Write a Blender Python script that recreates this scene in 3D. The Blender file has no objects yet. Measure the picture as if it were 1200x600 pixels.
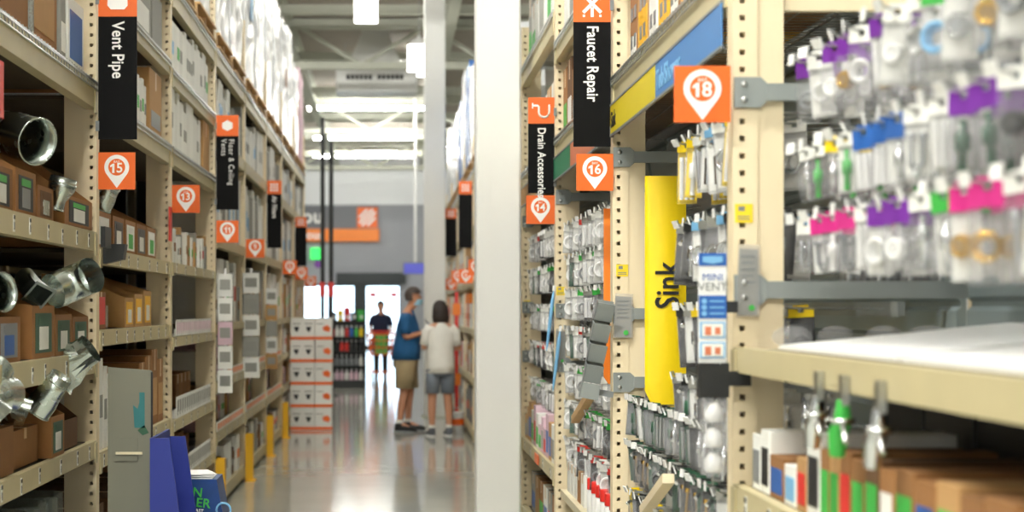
import bpy, math, random
from mathutils import Matrix, Vector

# ------------------------------------------------------------------ camera
scene = bpy.context.scene
FPX, VX, VY, CAMH = 2000.0, 462.0, 362.0, 1.53      # focal length and vanishing point in photo pixels, eye height
cam_d = bpy.data.cameras.new('camera')
cam = bpy.data.objects.new('camera', cam_d)
scene.collection.objects.link(cam)
cam.location = (0, 0, CAMH)
cam.rotation_euler = (math.pi / 2, 0, 0)
cam_d.sensor_width = 36.0
cam_d.lens = FPX / 1200 * 36
cam_d.shift_x = (600 - VX) / 1200
cam_d.shift_y = (VY - 300) / 1200
cam_d.clip_start, cam_d.clip_end = 0.05, 400
cam_d.dof.use_dof = True
cam_d.dof.focus_distance = 7.3
cam_d.dof.aperture_fstop = 2.8
scene.camera = cam

# ------------------------------------------------------------------ sky, exposure
world = bpy.data.worlds.new('world')
scene.world = world
world.use_nodes = True
bg = world.node_tree.nodes['Background']
bg.inputs[0].default_value = (0.72, 0.87, 1.0, 1)
bg.inputs[1].default_value = 6.0
scene.view_settings.view_transform = 'Standard'
scene.view_settings.look = 'None'
scene.view_settings.gamma = 1.0
scene.view_settings.use_curve_mapping = False
scene.view_settings.exposure = 0.12
LAMP_STRENGTH = 620.0      # strip tubes over the near aisle, boosted to brighten its shelves
LAMP_MID = 370.0
LAMP_FAR = 160.0           # tubes towards the front wall, dimmed to keep it from whiting out

COL = bpy.data.collections.new('store')
scene.collection.children.link(COL)
rnd = random.Random(7)
ORD = ['first', 'second', 'third', 'fourth', 'fifth', 'sixth', 'seventh', 'eighth', 'ninth', 'tenth', 'eleventh', 'twelfth', 'thirteenth', 'fourteenth', 'fifteenth', 'sixteenth', 'seventeenth', 'eighteenth', 'nineteenth', 'twentieth',
       'twenty-first', 'twenty-second', 'twenty-third', 'twenty-fourth', 'twenty-fifth', 'twenty-sixth', 'twenty-seventh', 'twenty-eighth']
PI = math.pi

# ------------------------------------------------------------------ materials
def lin(c):
    out = []
    for v in c[:3]:
        v = v / 255.0
        out.append(v / 12.92 if v <= 0.04045 else ((v + 0.055) / 1.055) ** 2.4)
    return (*out, 1)

MATS = {}
def M(name, col=(200, 200, 200), rough=0.5, metal=0.0, noise=0.08, scale=8.0, bump=0.0, rand=0.0,
      alpha=1.0, emit=0.0, coat=0.0, trans=0.0, spec=0.5):
    if name in MATS:
        return MATS[name]
    m = bpy.data.materials.new(name)
    m.use_nodes = True
    nt = m.node_tree
    b = nt.nodes['Principled BSDF']
    base = lin(col)
    tc = nt.nodes.new('ShaderNodeTexCoord')
    nz = nt.nodes.new('ShaderNodeTexNoise')
    nz.inputs['Scale'].default_value = scale
    nz.inputs['Detail'].default_value = 3.0
    nt.links.new(tc.outputs['Object'], nz.inputs['Vector'])
    mx = nt.nodes.new('ShaderNodeMix'); mx.data_type = 'RGBA'
    mx.inputs[6].default_value = (*[v * (1 - noise) for v in base[:3]], 1)
    mx.inputs[7].default_value = (*[min(1, v * (1 + noise)) for v in base[:3]], 1)
    nt.links.new(nz.outputs[0], mx.inputs[0])
    out = mx.outputs[2]
    if rand:
        oi = nt.nodes.new('ShaderNodeObjectInfo')
        mr = nt.nodes.new('ShaderNodeMapRange')
        mr.inputs[3].default_value = 1 - rand; mr.inputs[4].default_value = 1 + rand * 0.4
        nt.links.new(oi.outputs['Random'], mr.inputs[0])
        hs = nt.nodes.new('ShaderNodeHueSaturation')
        nt.links.new(mr.outputs[0], hs.inputs['Value'])
        nt.links.new(out, hs.inputs['Color'])
        out = hs.outputs[0]
    nt.links.new(out, b.inputs['Base Color'])
    b.inputs['Roughness'].default_value = rough
    b.inputs['Metallic'].default_value = metal
    b.inputs['Alpha'].default_value = alpha
    b.inputs['Coat Weight'].default_value = coat
    b.inputs['Transmission Weight'].default_value = trans
    b.inputs['Specular IOR Level'].default_value = spec
    if emit:
        b.inputs['Emission Color'].default_value = base
        b.inputs['Emission Strength'].default_value = emit
    if bump:
        bp = nt.nodes.new('ShaderNodeBump')
        bp.inputs['Strength'].default_value = bump
        bp.inputs['Distance'].default_value = 0.01
        nt.links.new(nz.outputs[0], bp.inputs['Height'])
        nt.links.new(bp.outputs[0], b.inputs['Normal'])
    MATS[name] = m
    return m

def galv(name, col, rough, scale):
    """galvanised sheet: metallic with crystal spangle"""
    m = M(name, col, rough, 1.0, 0.04, 30)
    nt = m.node_tree; b = nt.nodes['Principled BSDF']
    tc = nt.nodes['Texture Coordinate']
    vo = nt.nodes.new('ShaderNodeTexVoronoi'); vo.inputs['Scale'].default_value = scale
    nt.links.new(tc.outputs['Object'], vo.inputs['Vector'])
    mr = nt.nodes.new('ShaderNodeMapRange')
    mr.inputs[3].default_value = rough - 0.01; mr.inputs[4].default_value = rough + 0.02
    nt.links.new(vo.outputs['Color'], mr.inputs[0])
    nt.links.new(mr.outputs[0], b.inputs['Roughness'])
    return m

def clear(name, col, op):
    """clear film: mostly see-through with gloss"""
    m = bpy.data.materials.new(name); m.use_nodes = True
    nt = m.node_tree; nt.nodes.clear()
    o = nt.nodes.new('ShaderNodeOutputMaterial')
    tr = nt.nodes.new('ShaderNodeBsdfTransparent'); tr.inputs[0].default_value = (*[0.6 + 0.4 * v for v in lin(col)[:3]], 1)
    p = nt.nodes.new('ShaderNodeBsdfPrincipled'); p.inputs['Base Color'].default_value = lin(col); p.inputs['Roughness'].default_value = 0.2
    nz = nt.nodes.new('ShaderNodeTexNoise'); nz.inputs['Scale'].default_value = 40
    bp = nt.nodes.new('ShaderNodeBump'); bp.inputs['Strength'].default_value = 1.0; bp.inputs['Distance'].default_value = 0.01
    nt.links.new(nz.outputs[0], bp.inputs['Height']); nt.links.new(bp.outputs[0], p.inputs['Normal'])
    mx = nt.nodes.new('ShaderNodeMixShader'); mx.inputs[0].default_value = op
    nt.links.new(tr.outputs[0], mx.inputs[1]); nt.links.new(p.outputs[0], mx.inputs[2])
    nt.links.new(mx.outputs[0], o.inputs[0])
    MATS[name] = m
    return m

M('cream', (234, 217, 182), 0.45, 0, 0.05, 3)
M('shelf_wood', (78, 68, 52), 0.75, 0, 0.15, 9)  # wood tone blackened to put the shade of the gaps into its colour
M('cream_worn', (214, 203, 172), 0.5, 0, 0.16, 9)
M('beam_paint', (194, 182, 142), 0.45, 0, 0.10, 6)
M('grey_bracket', (142, 148, 146), 0.5, 0.2, 0.06, 10)
M('steel', (190, 192, 190), 0.28, 1.0, 0.1, 20)
M('chrome', (215, 218, 220), 0.12, 1.0, 0.04, 20)
M('dark_metal', (44, 46, 46), 0.45, 0.4, 0.1, 12)
galv('galvanised', (196, 206, 200), 0.26, 60)
galv('galvanised_dull', (150, 160, 154), 0.36, 50)
M('kraft', (150, 104, 58), 0.8, 0, 0.10, 14, rand=0.22)
M('kraft_dark', (104, 72, 42), 0.85, 0, 0.12, 14, rand=0.2)
M('kraft_light', (186, 144, 92), 0.8, 0, 0.08, 14, rand=0.15)
M('tape', (196, 160, 112), 0.3, 0, 0.05, 10)
M('white_card', (236, 236, 230), 0.6, 0, 0.04, 10, rand=0.10)
M('white_paper', (243, 243, 240), 0.7, 0, 0.03, 5)
M('grey_card', (150, 150, 143), 0.7, 0, 0.06, 6, rand=0.12)
M('black', (18, 18, 19), 0.55, 0, 0.1, 10)
M('display_grey', (116, 116, 102), 0.7, 0, 0.06, 6)
M('sign_black', (9, 9, 10), 0.6, 0, 0.04, 6, spec=0.12)
M('sign_orange', (236, 104, 22), 0.5, 0, 0.03, 6)
M('sign_white', (250, 248, 244), 0.5, 0, 0.02, 6)
M('yellow', (250, 216, 20), 0.4, 0, 0.03, 5)
M('yellow_guard', (240, 184, 28), 0.5, 0, 0.08, 8)
M('sticker_yellow', (244, 214, 40), 0.5, 0, 0.04, 10)
M('orange', (240, 130, 30), 0.45, 0, 0.05, 6)
M('red', (214, 48, 40), 0.45, 0, 0.06, 8)
M('blue', (34, 92, 170), 0.45, 0, 0.05, 8)
M('banner_blue', (70, 128, 190), 0.5, 0, 0.04, 5)
M('banner_yellow', (216, 196, 30), 0.5, 0, 0.04, 5)
M('banner_green', (40, 120, 84), 0.5, 0, 0.04, 5)
M('banner_orange', (208, 120, 84), 0.5, 0, 0.04, 5)
M('navy', (26, 44, 132), 0.5, 0, 0.05, 6)
M('navy_print', (20, 60, 120), 0.4, 0, 0.35, 10)
M('light_blue', (120, 178, 220), 0.45, 0, 0.05, 8)
M('teal_print', (40, 110, 112), 0.6, 0, 0.2, 20)
M('green', (62, 176, 72), 0.5, 0, 0.08, 8)
M('dark_green', (38, 84, 60), 0.5, 0, 0.1, 8)
M('purple', (112, 40, 150), 0.45, 0, 0.08, 8)
M('magenta', (206, 40, 132), 0.45, 0, 0.08, 8)
M('pink', (224, 192, 204), 0.7, 0, 0.10, 9, rand=0.12)
M('brass', (206, 168, 92), 0.25, 1.0, 0.1, 20)
M('plastic_white', (238, 238, 236), 0.35, 0, 0.03, 6)
M('board_grey', (104, 106, 112), 0.5, 0, 0.04, 4)
M('plastic_grey', (126, 130, 132), 0.4, 0, 0.05, 6)
M('plastic_black', (30, 32, 33), 0.4, 0, 0.05, 6)
M('wood', (206, 168, 116), 0.7, 0, 0.22, 12, rand=0.15)
M('wrap', (232, 234, 236), 0.22, 0, 0.10, 6, bump=0.6, rand=0.10)
M('wrap_blue', (70, 120, 190), 0.3, 0, 0.15, 6, bump=0.4)
M('back_steel', (142, 156, 158), 0.45, 0.1, 0.06, 3)
M('shade_back', (24, 24, 20), 0.8, 0, 0.12, 3)  # near-black colour standing in for the shade behind the left shelves
M('column_white', (226, 226, 221), 0.5, 0, 0.02, 2)
M('roof', (172, 164, 154), 0.8, 0, 0.10, 2)
M('truss_paint', (196, 198, 184), 0.6, 0, 0.06, 3)
M('wall_white', (232, 234, 236), 0.7, 0, 0.03, 1)
M('wall_grey', (158, 160, 166), 0.7, 0, 0.04, 1)
M('frame_dark', (26, 34, 36), 0.4, 0.3, 0.06, 4)
M('pavement', (206, 204, 198), 0.85, 0, 0.08, 2)
M('skin', (196, 140, 108), 0.5, 0, 0.05, 10)
M('hair_dark', (44, 34, 30), 0.6, 0, 0.2, 30)
M('hair_grey', (74, 62, 56), 0.6, 0, 0.25, 30)
M('polo_blue', (30, 92, 142), 0.8, 0, 0.10, 14)
M('khaki', (164, 146, 110), 0.85, 0, 0.10, 14)
M('tee_white', (236, 234, 226), 0.85, 0, 0.05, 14)
M('denim_grey', (122, 130, 140), 0.85, 0, 0.14, 18)
M('mask', (150, 200, 220), 0.8, 0, 0.04, 14)
M('dark_cloth', (26, 34, 62), 0.85, 0, 0.12, 14)
M('grey_shoe', (92, 96, 102), 0.7, 0, 0.15, 20)
M('screen_blue', (70, 74, 170), 0.3, 0, 0.1, 6, emit=0.6)
M('exit_green', (40, 214, 90), 0.4, 0, 0.02, 6, emit=1.2)
M('tube', (255, 254, 246), 0.4, 0, 0.0, 1, emit=LAMP_STRENGTH)
M('tube_mid', (255, 254, 246), 0.4, 0, 0.0, 1, emit=LAMP_MID)
M('tube_far', (255, 254, 246), 0.4, 0, 0.0, 1, emit=LAMP_FAR)
M('highbay', (255, 252, 240), 0.4, 0, 0.0, 1, emit=10)
clear('film', (252, 252, 254), 0.20)
clear('film_grey', (206, 216, 212), 0.32)
clear('glass', (225, 238, 245), 0.08)

# ------------------------------------------------------------------ mesh helpers
class MB:
    def __init__(s):
        s.v, s.f, s.m, s.sm = [], [], [], []
        s.T = Matrix.Identity(4)
    def add(s, pts, faces, mi=0, smooth=False):
        o = len(s.v)
        s.v += [tuple(s.T @ Vector(p)) for p in pts]
        for f in faces:
            s.f.append([o + i for i in f]); s.m.append(mi); s.sm.append(smooth)
        return s
    def box(s, x0, x1, y0, y1, z0, z1, mi=0):
        return s.add([(x0, y0, z0), (x1, y0, z0), (x1, y1, z0), (x0, y1, z0), (x0, y0, z1), (x1, y0, z1), (x1, y1, z1), (x0, y1, z1)],
                     [(0, 3, 2, 1), (4, 5, 6, 7), (0, 1, 5, 4), (1, 2, 6, 5), (2, 3, 7, 6), (3, 0, 4, 7)], mi)
    def cbox(s, x0, x1, y0, y1, z0, z1, b, mi=0):
        """box with chamfered vertical edges"""
        poly = [(x0 + b, y0), (x1 - b, y0), (x1, y0 + b), (x1, y1 - b), (x1 - b, y1), (x0 + b, y1), (x0, y1 - b), (x0, y0 + b)]
        return s.prism(poly, 'z', z0, z1, mi)
    def prism(s, poly, ax, a, b, mi=0):
        n = len(poly)
        def P(p, t):
            return {'z': (p[0], p[1], t), 'y': (p[0], t, p[1]), 'x': (t, p[0], p[1])}[ax]
        pts = [P(p, a) for p in poly] + [P(p, b) for p in poly]
        fs = [tuple(range(n))[::-1], tuple(range(n, 2 * n))] + [(i, (i + 1) % n, n + (i + 1) % n, n + i) for i in range(n)]
        return s.add(pts, fs, mi)
    def cyl(s, p0, p1, r0, r1=None, n=10, mi=0, caps=True, smooth=True):
        return s.tube([p0, p1], [r0, r0 if r1 is None else r1], n, mi, caps, smooth)
    def tube(s, path, r, n=8, mi=0, caps=True, smooth=True):
        path = [Vector(p) for p in path]
        k = len(path)
        rr = r if isinstance(r, (list, tuple)) else [r] * k
        pts = []
        for i, p in enumerate(path):
            t = (path[min(i + 1, k - 1)] - path[max(i - 1, 0)])
            t = t.normalized() if t.length > 1e-9 else Vector((0, 0, 1))
            a = Vector((0, 0, 1)) if abs(t.z) < 0.9 else Vector((1, 0, 0))
            u = t.cross(a).normalized(); w = t.cross(u).normalized()
            for j in range(n):
                c = 2 * PI * j / n
                pts.append(p + (u * math.cos(c) + w * math.sin(c)) * rr[i])
        fs = []
        for i in range(k - 1):
            for j in range(n):
                fs.append((i * n + j, i * n + (j + 1) % n, (i + 1) * n + (j + 1) % n, (i + 1) * n + j))
        s.add(pts, fs, mi, smooth)
        if caps:
            s.add(pts[:n], [tuple(range(n))[::-1]], mi); s.add(pts[-n:], [tuple(range(n))], mi)
        return s
    def lathe(s, prof, n=16, mi=0, smooth=True):
        pts, fs, k = [], [], len(prof)
        for r, z in prof:
            for j in range(n):
                c = 2 * PI * j / n
                pts.append((r * math.cos(c), r * math.sin(c), z))
        for i in range(k - 1):
            for j in range(n):
                fs.append((i * n + j, i * n + (j + 1) % n, (i + 1) * n + (j + 1) % n, (i + 1) * n + j))
        return s.add(pts, fs, mi, smooth)
    def torus(s, c, R, r, axis='x', n=14, k=6, mi=0):
        pts, fs = [], []
        for i in range(n):
            a = 2 * PI * i / n
            for j in range(k):
                b = 2 * PI * j / k
                d = R + r * math.cos(b); e = r * math.sin(b)
                q = {'x': (e, d * math.cos(a), d * math.sin(a)), 'y': (d * math.cos(a), e, d * math.sin(a)), 'z': (d * math.cos(a), d * math.sin(a), e)}[axis]
                pts.append((c[0] + q[0], c[1] + q[1], c[2] + q[2]))
        for i in range(n):
            for j in range(k):
                fs.append((i * k + j, ((i + 1) % n) * k + j, ((i + 1) % n) * k + (j + 1) % k, i * k + (j + 1) % k))
        return s.add(pts, fs, mi, True)
    def ball(s, c, rx, ry, rz, n=12, k=8, mi=0):
        pts, fs = [], []
        for i in range(k + 1):
            t = PI * i / k
            for j in range(n):
                a = 2 * PI * j / n
                pts.append((c[0] + rx * math.sin(t) * math.cos(a), c[1] + ry * math.sin(t) * math.sin(a), c[2] - rz * math.cos(t)))
        for i in range(k):
            for j in range(n):
                fs.append((i * n + j, i * n + (j + 1) % n, (i + 1) * n + (j + 1) % n, (i + 1) * n + j))
        return s.add(pts, fs, mi, True)
    def mesh(s, name, mats):
        me = bpy.data.meshes.new(name)
        me.from_pydata(s.v, [], s.f)
        for m in ([mats] if isinstance(mats, str) else mats):
            me.materials.append(MATS[m])
        me.polygons.foreach_set('material_index', s.m)
        me.polygons.foreach_set('use_smooth', s.sm)
        me.update()
        return me

CACHE = {}
def cm(key, mats, fn):
    """mesh shared between alike pieces"""
    k = (key, mats if isinstance(mats, str) else tuple(mats))
    if k not in CACHE:
        b = MB(); fn(b)
        CACHE[k] = b.mesh(str(key[0] if isinstance(key, tuple) else key), mats)
    return CACHE[k]

def tag(o, label=None, cat=None, group=None, kind=None):
    if label: o['label'] = label
    if cat: o['category'] = cat
    if group: o['group'] = group
    if kind: o['kind'] = kind
    return o

def thing(name, label, cat, loc=(0, 0, 0), rz=0, group=None, rot=None):
    o = bpy.data.objects.new(name, None)
    o.empty_display_size = 0.05
    COL.objects.link(o)
    o.location = loc
    o.rotation_euler = rot if rot else (0, 0, rz)
    return tag(o, label, cat, group)

def put(name, me, parent=None, loc=(0, 0, 0), rot=(0, 0, 0), scale=None):
    o = bpy.data.objects.new(name, me)
    COL.objects.link(o)
    o.parent = parent
    o.location = loc; o.rotation_euler = rot
    if scale: o.scale = scale
    return o

def struct(name, me, loc=(0, 0, 0), parent=None):
    o = put(name, me, parent, loc)
    if parent is None:
        o['kind'] = 'structure'
    return o

def px(x, y, d):
    """photo pixel at depth d (metres) -> world point"""
    return Vector(((x - VX) * d / FPX, d, CAMH + (VY - y) * d / FPX))

def aim(z, x):
    """Euler rotation whose local z points along z and local x near x"""
    z = Vector(z).normalized(); x = Vector(x); x = (x - z * x.dot(z)).normalized(); y = z.cross(x)
    return Matrix((x, y, z)).transposed().to_euler()

def text_mesh(body, size, mat, rot90=0, align='CENTER', bold=0.0, gap=1.03):
    """flat lettering in the XZ plane facing -Y; rot90 = clockwise quarter turns"""
    key = ('text', body, size, rot90, align, bold, mat)
    if key in CACHE:
        return CACHE[key]
    cu = bpy.data.curves.new('lettering', 'FONT')
    cu.body = body; cu.size = size; cu.align_x = align; cu.align_y = 'CENTER'
    cu.extrude = 0.0006; cu.offset = size * 0.017 if bold else 0; cu.space_character = gap; cu.resolution_u = 3; cu.space_line = 0.95
    o = bpy.data.objects.new('tmp', cu)
    scene.collection.objects.link(o)
    me = bpy.data.meshes.new_from_object(o)
    bpy.data.objects.remove(o)
    bpy.data.curves.remove(cu)
    if rot90:                      # narrow grotesque on the upright signs
        me.transform(Matrix.Diagonal((0.82, 1, 1, 1)))
    me.transform(Matrix.Rotation(PI / 2, 4, 'X') @ Matrix.Rotation(-rot90 * PI / 2, 4, 'Z'))
    me.materials.clear(); me.materials.append(MATS[mat])
    CACHE[key] = me
    return me

# ------------------------------------------------------------------ the setting
YW, ZR = 65.0, 7.3            # front wall distance, roof height
XL, XR = -1.33, 0.893         # aisle faces of the two shelf runs
X0, X1, YB = -16.0, 16.0, -9.0

def floor_mat():
    m = M('concrete', (186, 186, 176), 0.16, 0, 0.10, 1.6)
    nt = m.node_tree; b = nt.nodes['Principled BSDF']; tc = nt.nodes['Texture Coordinate']
    nz = nt.nodes.new('ShaderNodeTexNoise'); nz.inputs['Scale'].default_value = 3.0; nz.inputs['Detail'].default_value = 6
    nt.links.new(tc.outputs['Object'], nz.inputs['Vector'])
    mr = nt.nodes.new('ShaderNodeMapRange'); mr.inputs[3].default_value = 0.07; mr.inputs[4].default_value = 0.12
    nt.links.new(nz.outputs[0], mr.inputs[0]); nt.links.new(mr.outputs[0], b.inputs['Roughness'])
    bp = nt.nodes.new('ShaderNodeBump'); bp.inputs['Strength'].default_value = 0.05; bp.inputs['Distance'].default_value = 0.01
    n2 = nt.nodes.new('ShaderNodeTexNoise'); n2.inputs['Scale'].default_value = 5
    nt.links.new(tc.outputs['Object'], n2.inputs['Vector'])
    nt.links.new(n2.outputs[0], bp.inputs['Height']); nt.links.new(bp.outputs[0], b.inputs['Normal'])
    b.inputs['Specular IOR Level'].default_value = 0.6
floor_mat()

struct('floor', MB().box(X0, X1, YB, YW + 0.3, -0.2, 0).mesh('floor', 'concrete'))
b = MB()                       # ribbed steel roof deck
poly = []
y = YB
while y < YW:
    poly += [(y, ZR), (y + 0.10, ZR), (y + 0.13, ZR + 0.05), (y + 0.23, ZR + 0.05), (y + 0.26, ZR)]
    y += 0.30
for i in range(len(poly) - 1):
    (ya, za), (yb, zb) = poly[i], poly[i + 1]
    b.add([(X0, ya, za), (X1, ya, za), (X1, yb, zb), (X0, yb, zb)], [(0, 1, 2, 3)])
b.box(X0, X1, YB, YW + 0.3, ZR + 0.06, ZR + 0.2)
struct('ceiling', b.mesh('ceiling', 'roof'))
struct('wall_left', MB().box(X0 - 0.2, X0, YB, YW, 0, ZR + 0.2).mesh('wall', 'wall_white'))
struct('wall_right', MB().box(X1, X1 + 0.2, YB, YW, 0, ZR + 0.2).mesh('wall', 'wall_white'))
struct('wall_back', MB().box(X0, X1, YB - 0.2, YB, 0, ZR + 0.2).mesh('wall', 'wall_white'))
DX0, DX1, DZ = -3.5, 0.22, 2.48      # entrance opening
b = MB()
b.box(X0, DX0, YW, YW + 0.3, 0, 5.5).box(DX1, X1, YW, YW + 0.3, 0, 5.5).box(DX0, DX1, YW, YW + 0.3, DZ + 0.42, 5.5)
for k in range(16):                  # siding ribs
    z = 3.0 + k * 0.16
    b.box(X0, X1, YW - 0.02, YW, z, z + 0.05)
b.box(X0, X1, YW, YW + 0.3, 5.5, ZR + 0.2, 1)
struct('wall_front', b.mesh('wall', ['wall_grey', 'wall_white']))
struct('trim_1', MB().box(DX0 + 1.3, DX1 + 0.22, YW - 0.25, YW + 0.3, DZ, DZ + 0.42).mesh('header', 'frame_dark'))
struct('trim_2', MB().box(DX0, DX0 + 1.3, YW - 0.1, YW + 0.3, DZ, DZ + 0.42).mesh('header', 'wall_grey'))
def entrance(name, xa, xb, panes):
    fr = MB()
    w = (xb - xa) / panes
    for i in range(panes + 1):
        fr.box(xa + i * w - 0.04, xa + i * w + 0.04, YW + 0.05, YW + 0.13, 0.0, DZ)
    fr.box(xa, xb, YW + 0.05, YW + 0.13, DZ - 0.09, DZ).box(xa, xb, YW + 0.05, YW + 0.13, 0.0, 0.14)
    o = struct(name, fr.mesh('door_frame', 'frame_dark'))
    for i in range(panes):
        put('glass_pane', MB().box(xa + i * w + 0.04, xa + (i + 1) * w - 0.04, YW + 0.08, YW + 0.10, 0.14, DZ - 0.09).mesh('glass_pane', 'glass'), o)
    return o
entrance('door_1', DX0, -1.5, 2)
d2 = entrance('door_2', -1.1, DX1, 1)
put('sticker', MB().box(-0.95, -0.68, YW + 0.06, YW + 0.075, 1.98, 2.16).mesh('sticker', 'red'), d2)
put('sticker', MB().box(-0.15, 0.12, YW + 0.06, YW + 0.075, 1.98, 2.16).mesh('sticker', 'red'), d2)
struct('trim_3', MB().box(-1.5, -1.1, YW + 0.02, YW + 0.2, 0, DZ).mesh('door_pier', 'frame_dark'))
o = put('pavement', MB().box(-60, 60, YW + 0.3, 160, -0.2, -0.02).mesh('pavement', 'pavement'))
o['kind'] = 'structure'

# steel columns standing at the right side of the aisle
def column(x0, x1, d, label):
    w = x1 - x0
    t = thing('steel_column', label, 'column', ((x0 + x1) / 2, d + w / 2, 0), group='white building columns')
    put('shaft', MB().cbox(-w / 2, w / 2, -w / 2, w / 2, 0, ZR, 0.012).mesh('shaft', 'column_white'), t)
    put('base_plate', MB().box(-w / 2 - 0.03, w / 2 + 0.03, -w / 2 - 0.03, w / 2 + 0.03, 0, 0.02).mesh('base_plate', 'truss_paint'), t)
column(0.528, 0.815, 10.98, 'wide white building column nearest the camera, beside the Drain Accessories sign')
column(0.42, 0.72, 24.0, 'thinner white building column far down the aisle behind the woman')

# roof trusses
def truss(y, label, wide=15.5, x_off=0.0):
    t = thing('roof_truss', label, 'truss', (x_off, y, ZR), group='steel roof trusses')
    put('top_chord', MB().box(-wide, wide, -0.08, 0.08, -0.20, -0.04).mesh('top_chord', 'truss_paint'), t)
    put('bottom_chord', MB().box(-wide, wide, -0.08, 0.08, -1.0, -0.86).mesh('bottom_chord', 'truss_paint'), t)
    me = cm('web_bar', 'truss_paint', lambda b: b.tube([(-0.62, 0, -0.9), (0.62, 0, -0.14)], 0.045, 6))
    for k in range(-10, 11):
        put('web_bar', me, t, (k * 1.3, 0, 0), (0, 0, PI if k % 2 else 0))
truss(34.0, 'pale grey roof truss crossing the aisle above the white heater unit')
truss(46.5, 'pale grey roof truss between the far strip lights')
truss(58.5, 'pale grey roof truss closest to the front wall')
for y, w in ((20.0, 'nearest to the camera'), (7.0, 'above the camera')):
    truss(y, 'pale grey roof truss overhead ' + w)
for x, w in ((-2.1, 'left'), (1.05, 'right')):
    t = thing('roof_girder', 'pale steel girder under the roof on the %s side of the aisle' % w, 'girder', (x, 0, ZR))
    put('web', MB().box(-0.02, 0.02, 26, 64.6, -0.50, -0.05).mesh('web', 'truss_paint'), t)
    put('flange', MB().box(-0.10, 0.10, 26, 64.6, -0.53, -0.50).mesh('flange', 'truss_paint'), t)
    put('flange', MB().box(-0.10, 0.10, 26, 64.6, -0.05, -0.02).mesh('flange', 'truss_paint'), t)

for k in range(12):
    y = 31.0 + k * 2.85
    o = put('roof_purlin', cm('purlin', 'truss_paint', lambda b: b.box(-15.5, 15.5, -0.05, 0.05, -0.16, 0.0).box(-15.5, 15.5, -0.09, 0.09, -0.175, -0.16)), None, (0, y, ZR - 0.02 if k % 2 else ZR - 0.25))
    tag(o, 'pale steel purlin across the roof, %s from the camera' % ORD[k], 'beam', 'roof purlins')

# ceiling strip lights across the aisle
def strip_light(x0, x1, y, z, label, group):
    xc, w = (x0 + x1) / 2, x1 - x0
    t = thing('strip_light', label, 'light', (xc, y, z), group=group)
    put('housing', cm(('housing', round(w, 2)), 'plastic_white', lambda b: b.prism([(-0.05, 0.04), (0.05, 0.04), (0.03, 0.10), (-0.03, 0.10)], 'x', -w / 2, w / 2)), t)
    for sx in (-1, 1):
        put('tube', cm(('tube', round(w, 2), y > 15, y > 5), 'tube_far' if (y > 15 or abs(x0) > 4) else ('tube_mid' if y > 5 else 'tube'), lambda b: b.cyl((-w / 4 + 0.03, 0, 0), (w / 4 - 0.03, 0, 0), 0.035, n=8)), t, (sx * w / 4, 0, 0.005))
        put('hanger', cm(('hanger', round(ZR - z, 2)), 'steel', lambda b: b.cyl((0, 0, 0.10), (0, 0, ZR - z), 0.008, n=5)), t, (sx * w * 0.35, 0, 0))
for x0, x1, y, w in ((-2.29, 0.85, 44.9, 'nearest of the three long strip lights in view'), (-2.5, 0.69, 52.7, 'middle of the three long strip lights in view'),
                     (-2.8, 0.68, 59.0, 'farthest of the three long strip lights in view')):
    strip_light(x0, x1, y, 6.8, 'glowing strip light across the aisle, ' + w, 'aisle strip lights')
strip_light(-0.15, 0.75, 38.0, 6.75, 'short glowing strip light beside the white heater unit', 'aisle strip lights')
for y in (24.0, 17.0, 10.0, 3.0, -4.0):
    strip_light(-2.3 if y > 15 else -3.0, 0.85 if y > 15 else 0.15, y, 6.8, 'strip light over the aisle above the picture', 'strip lights above the picture')  # unseen rows; near ones shifted left to favour the right shelves
for y in (-4.0, 3.0, 10.0, 17.0, 24.0, 34.5, 45.0, 56.0):
    strip_light(-8.6, -5.4, y, 6.8, 'strip light over the neighbouring aisle on the left', 'strip lights of the left aisle')
    if y > 20: strip_light(4.6, 7.8, y, 6.8, 'strip light over the neighbouring aisle on the right', 'strip lights of the right aisle')

def high_bay(p, w, label):
    t = thing('high_bay_lamp', label, 'light', p, group='box lamps under the roof')
    put('lens', MB().cbox(-w / 2, w / 2, -w / 2, w / 2, 0, 0.42, 0.03).mesh('lens', 'highbay'), t)
    put('cap', MB().lathe([(w * 0.5, 0.42), (w * 0.35, 0.52), (0.05, 0.56), (0.02, 0.62)], 12).mesh('cap', 'plastic_white'), t)
    put('rod', MB().cyl((0, 0, 0.6), (0, 0, ZR - p[2]), 0.012, n=6).mesh('rod', 'steel'), t)
high_bay(px(429, 25, 25.0), 0.33, 'bright white box lamp at the top edge of the picture')
high_bay(px(491, 82, 30.5), 0.40, 'bright white box lamp beside the far white column')

# heater unit and air diffuser under the roof
p = px(442, 110, 37.0)
t = thing('heater_unit', 'long white heater unit with black slots hanging under the roof', 'heater', p)
put('casing', MB().cbox(-0.88, 0.88, -0.4, 0.4, 0, 0.46, 0.05).mesh('casing', 'plastic_white'), t)
for i in range(12):
    put('slot', cm('slot', 'black', lambda b: b.box(-0.035, 0.035, -0.415, -0.39, 0.26, 0.36)), t, (-0.62 + i * 0.095 + (0.1 if i > 5 else 0), 0, 0))
for s in (-0.7, 0.7):
    put('hanger', cm('hh', 'steel', lambda b: b.cyl((0, 0, 0.46), (0, 0, ZR - 6.2), 0.015, n=6)), t, (s, 0, 0))
p = px(440, 84, 36.0)
t = thing('air_duct', 'pale sheet metal air duct with a flared mouth under the roof', 'duct', (p.x, 35.3, 6.55))
put('hood', MB().add([(-.55, -.3, 0), (.55, -.3, 0), (.55, .3, 0), (-.55, .3, 0), (-.3, -.2, .6), (.3, -.2, .6), (.3, .2, .6), (-.3, .2, .6)],
                     [(0, 1, 5, 4), (1, 2, 6, 5), (2, 3, 7, 6), (3, 0, 4, 7), (4, 5, 6, 7)]).mesh('hood', 'column_white'), t)
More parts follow.
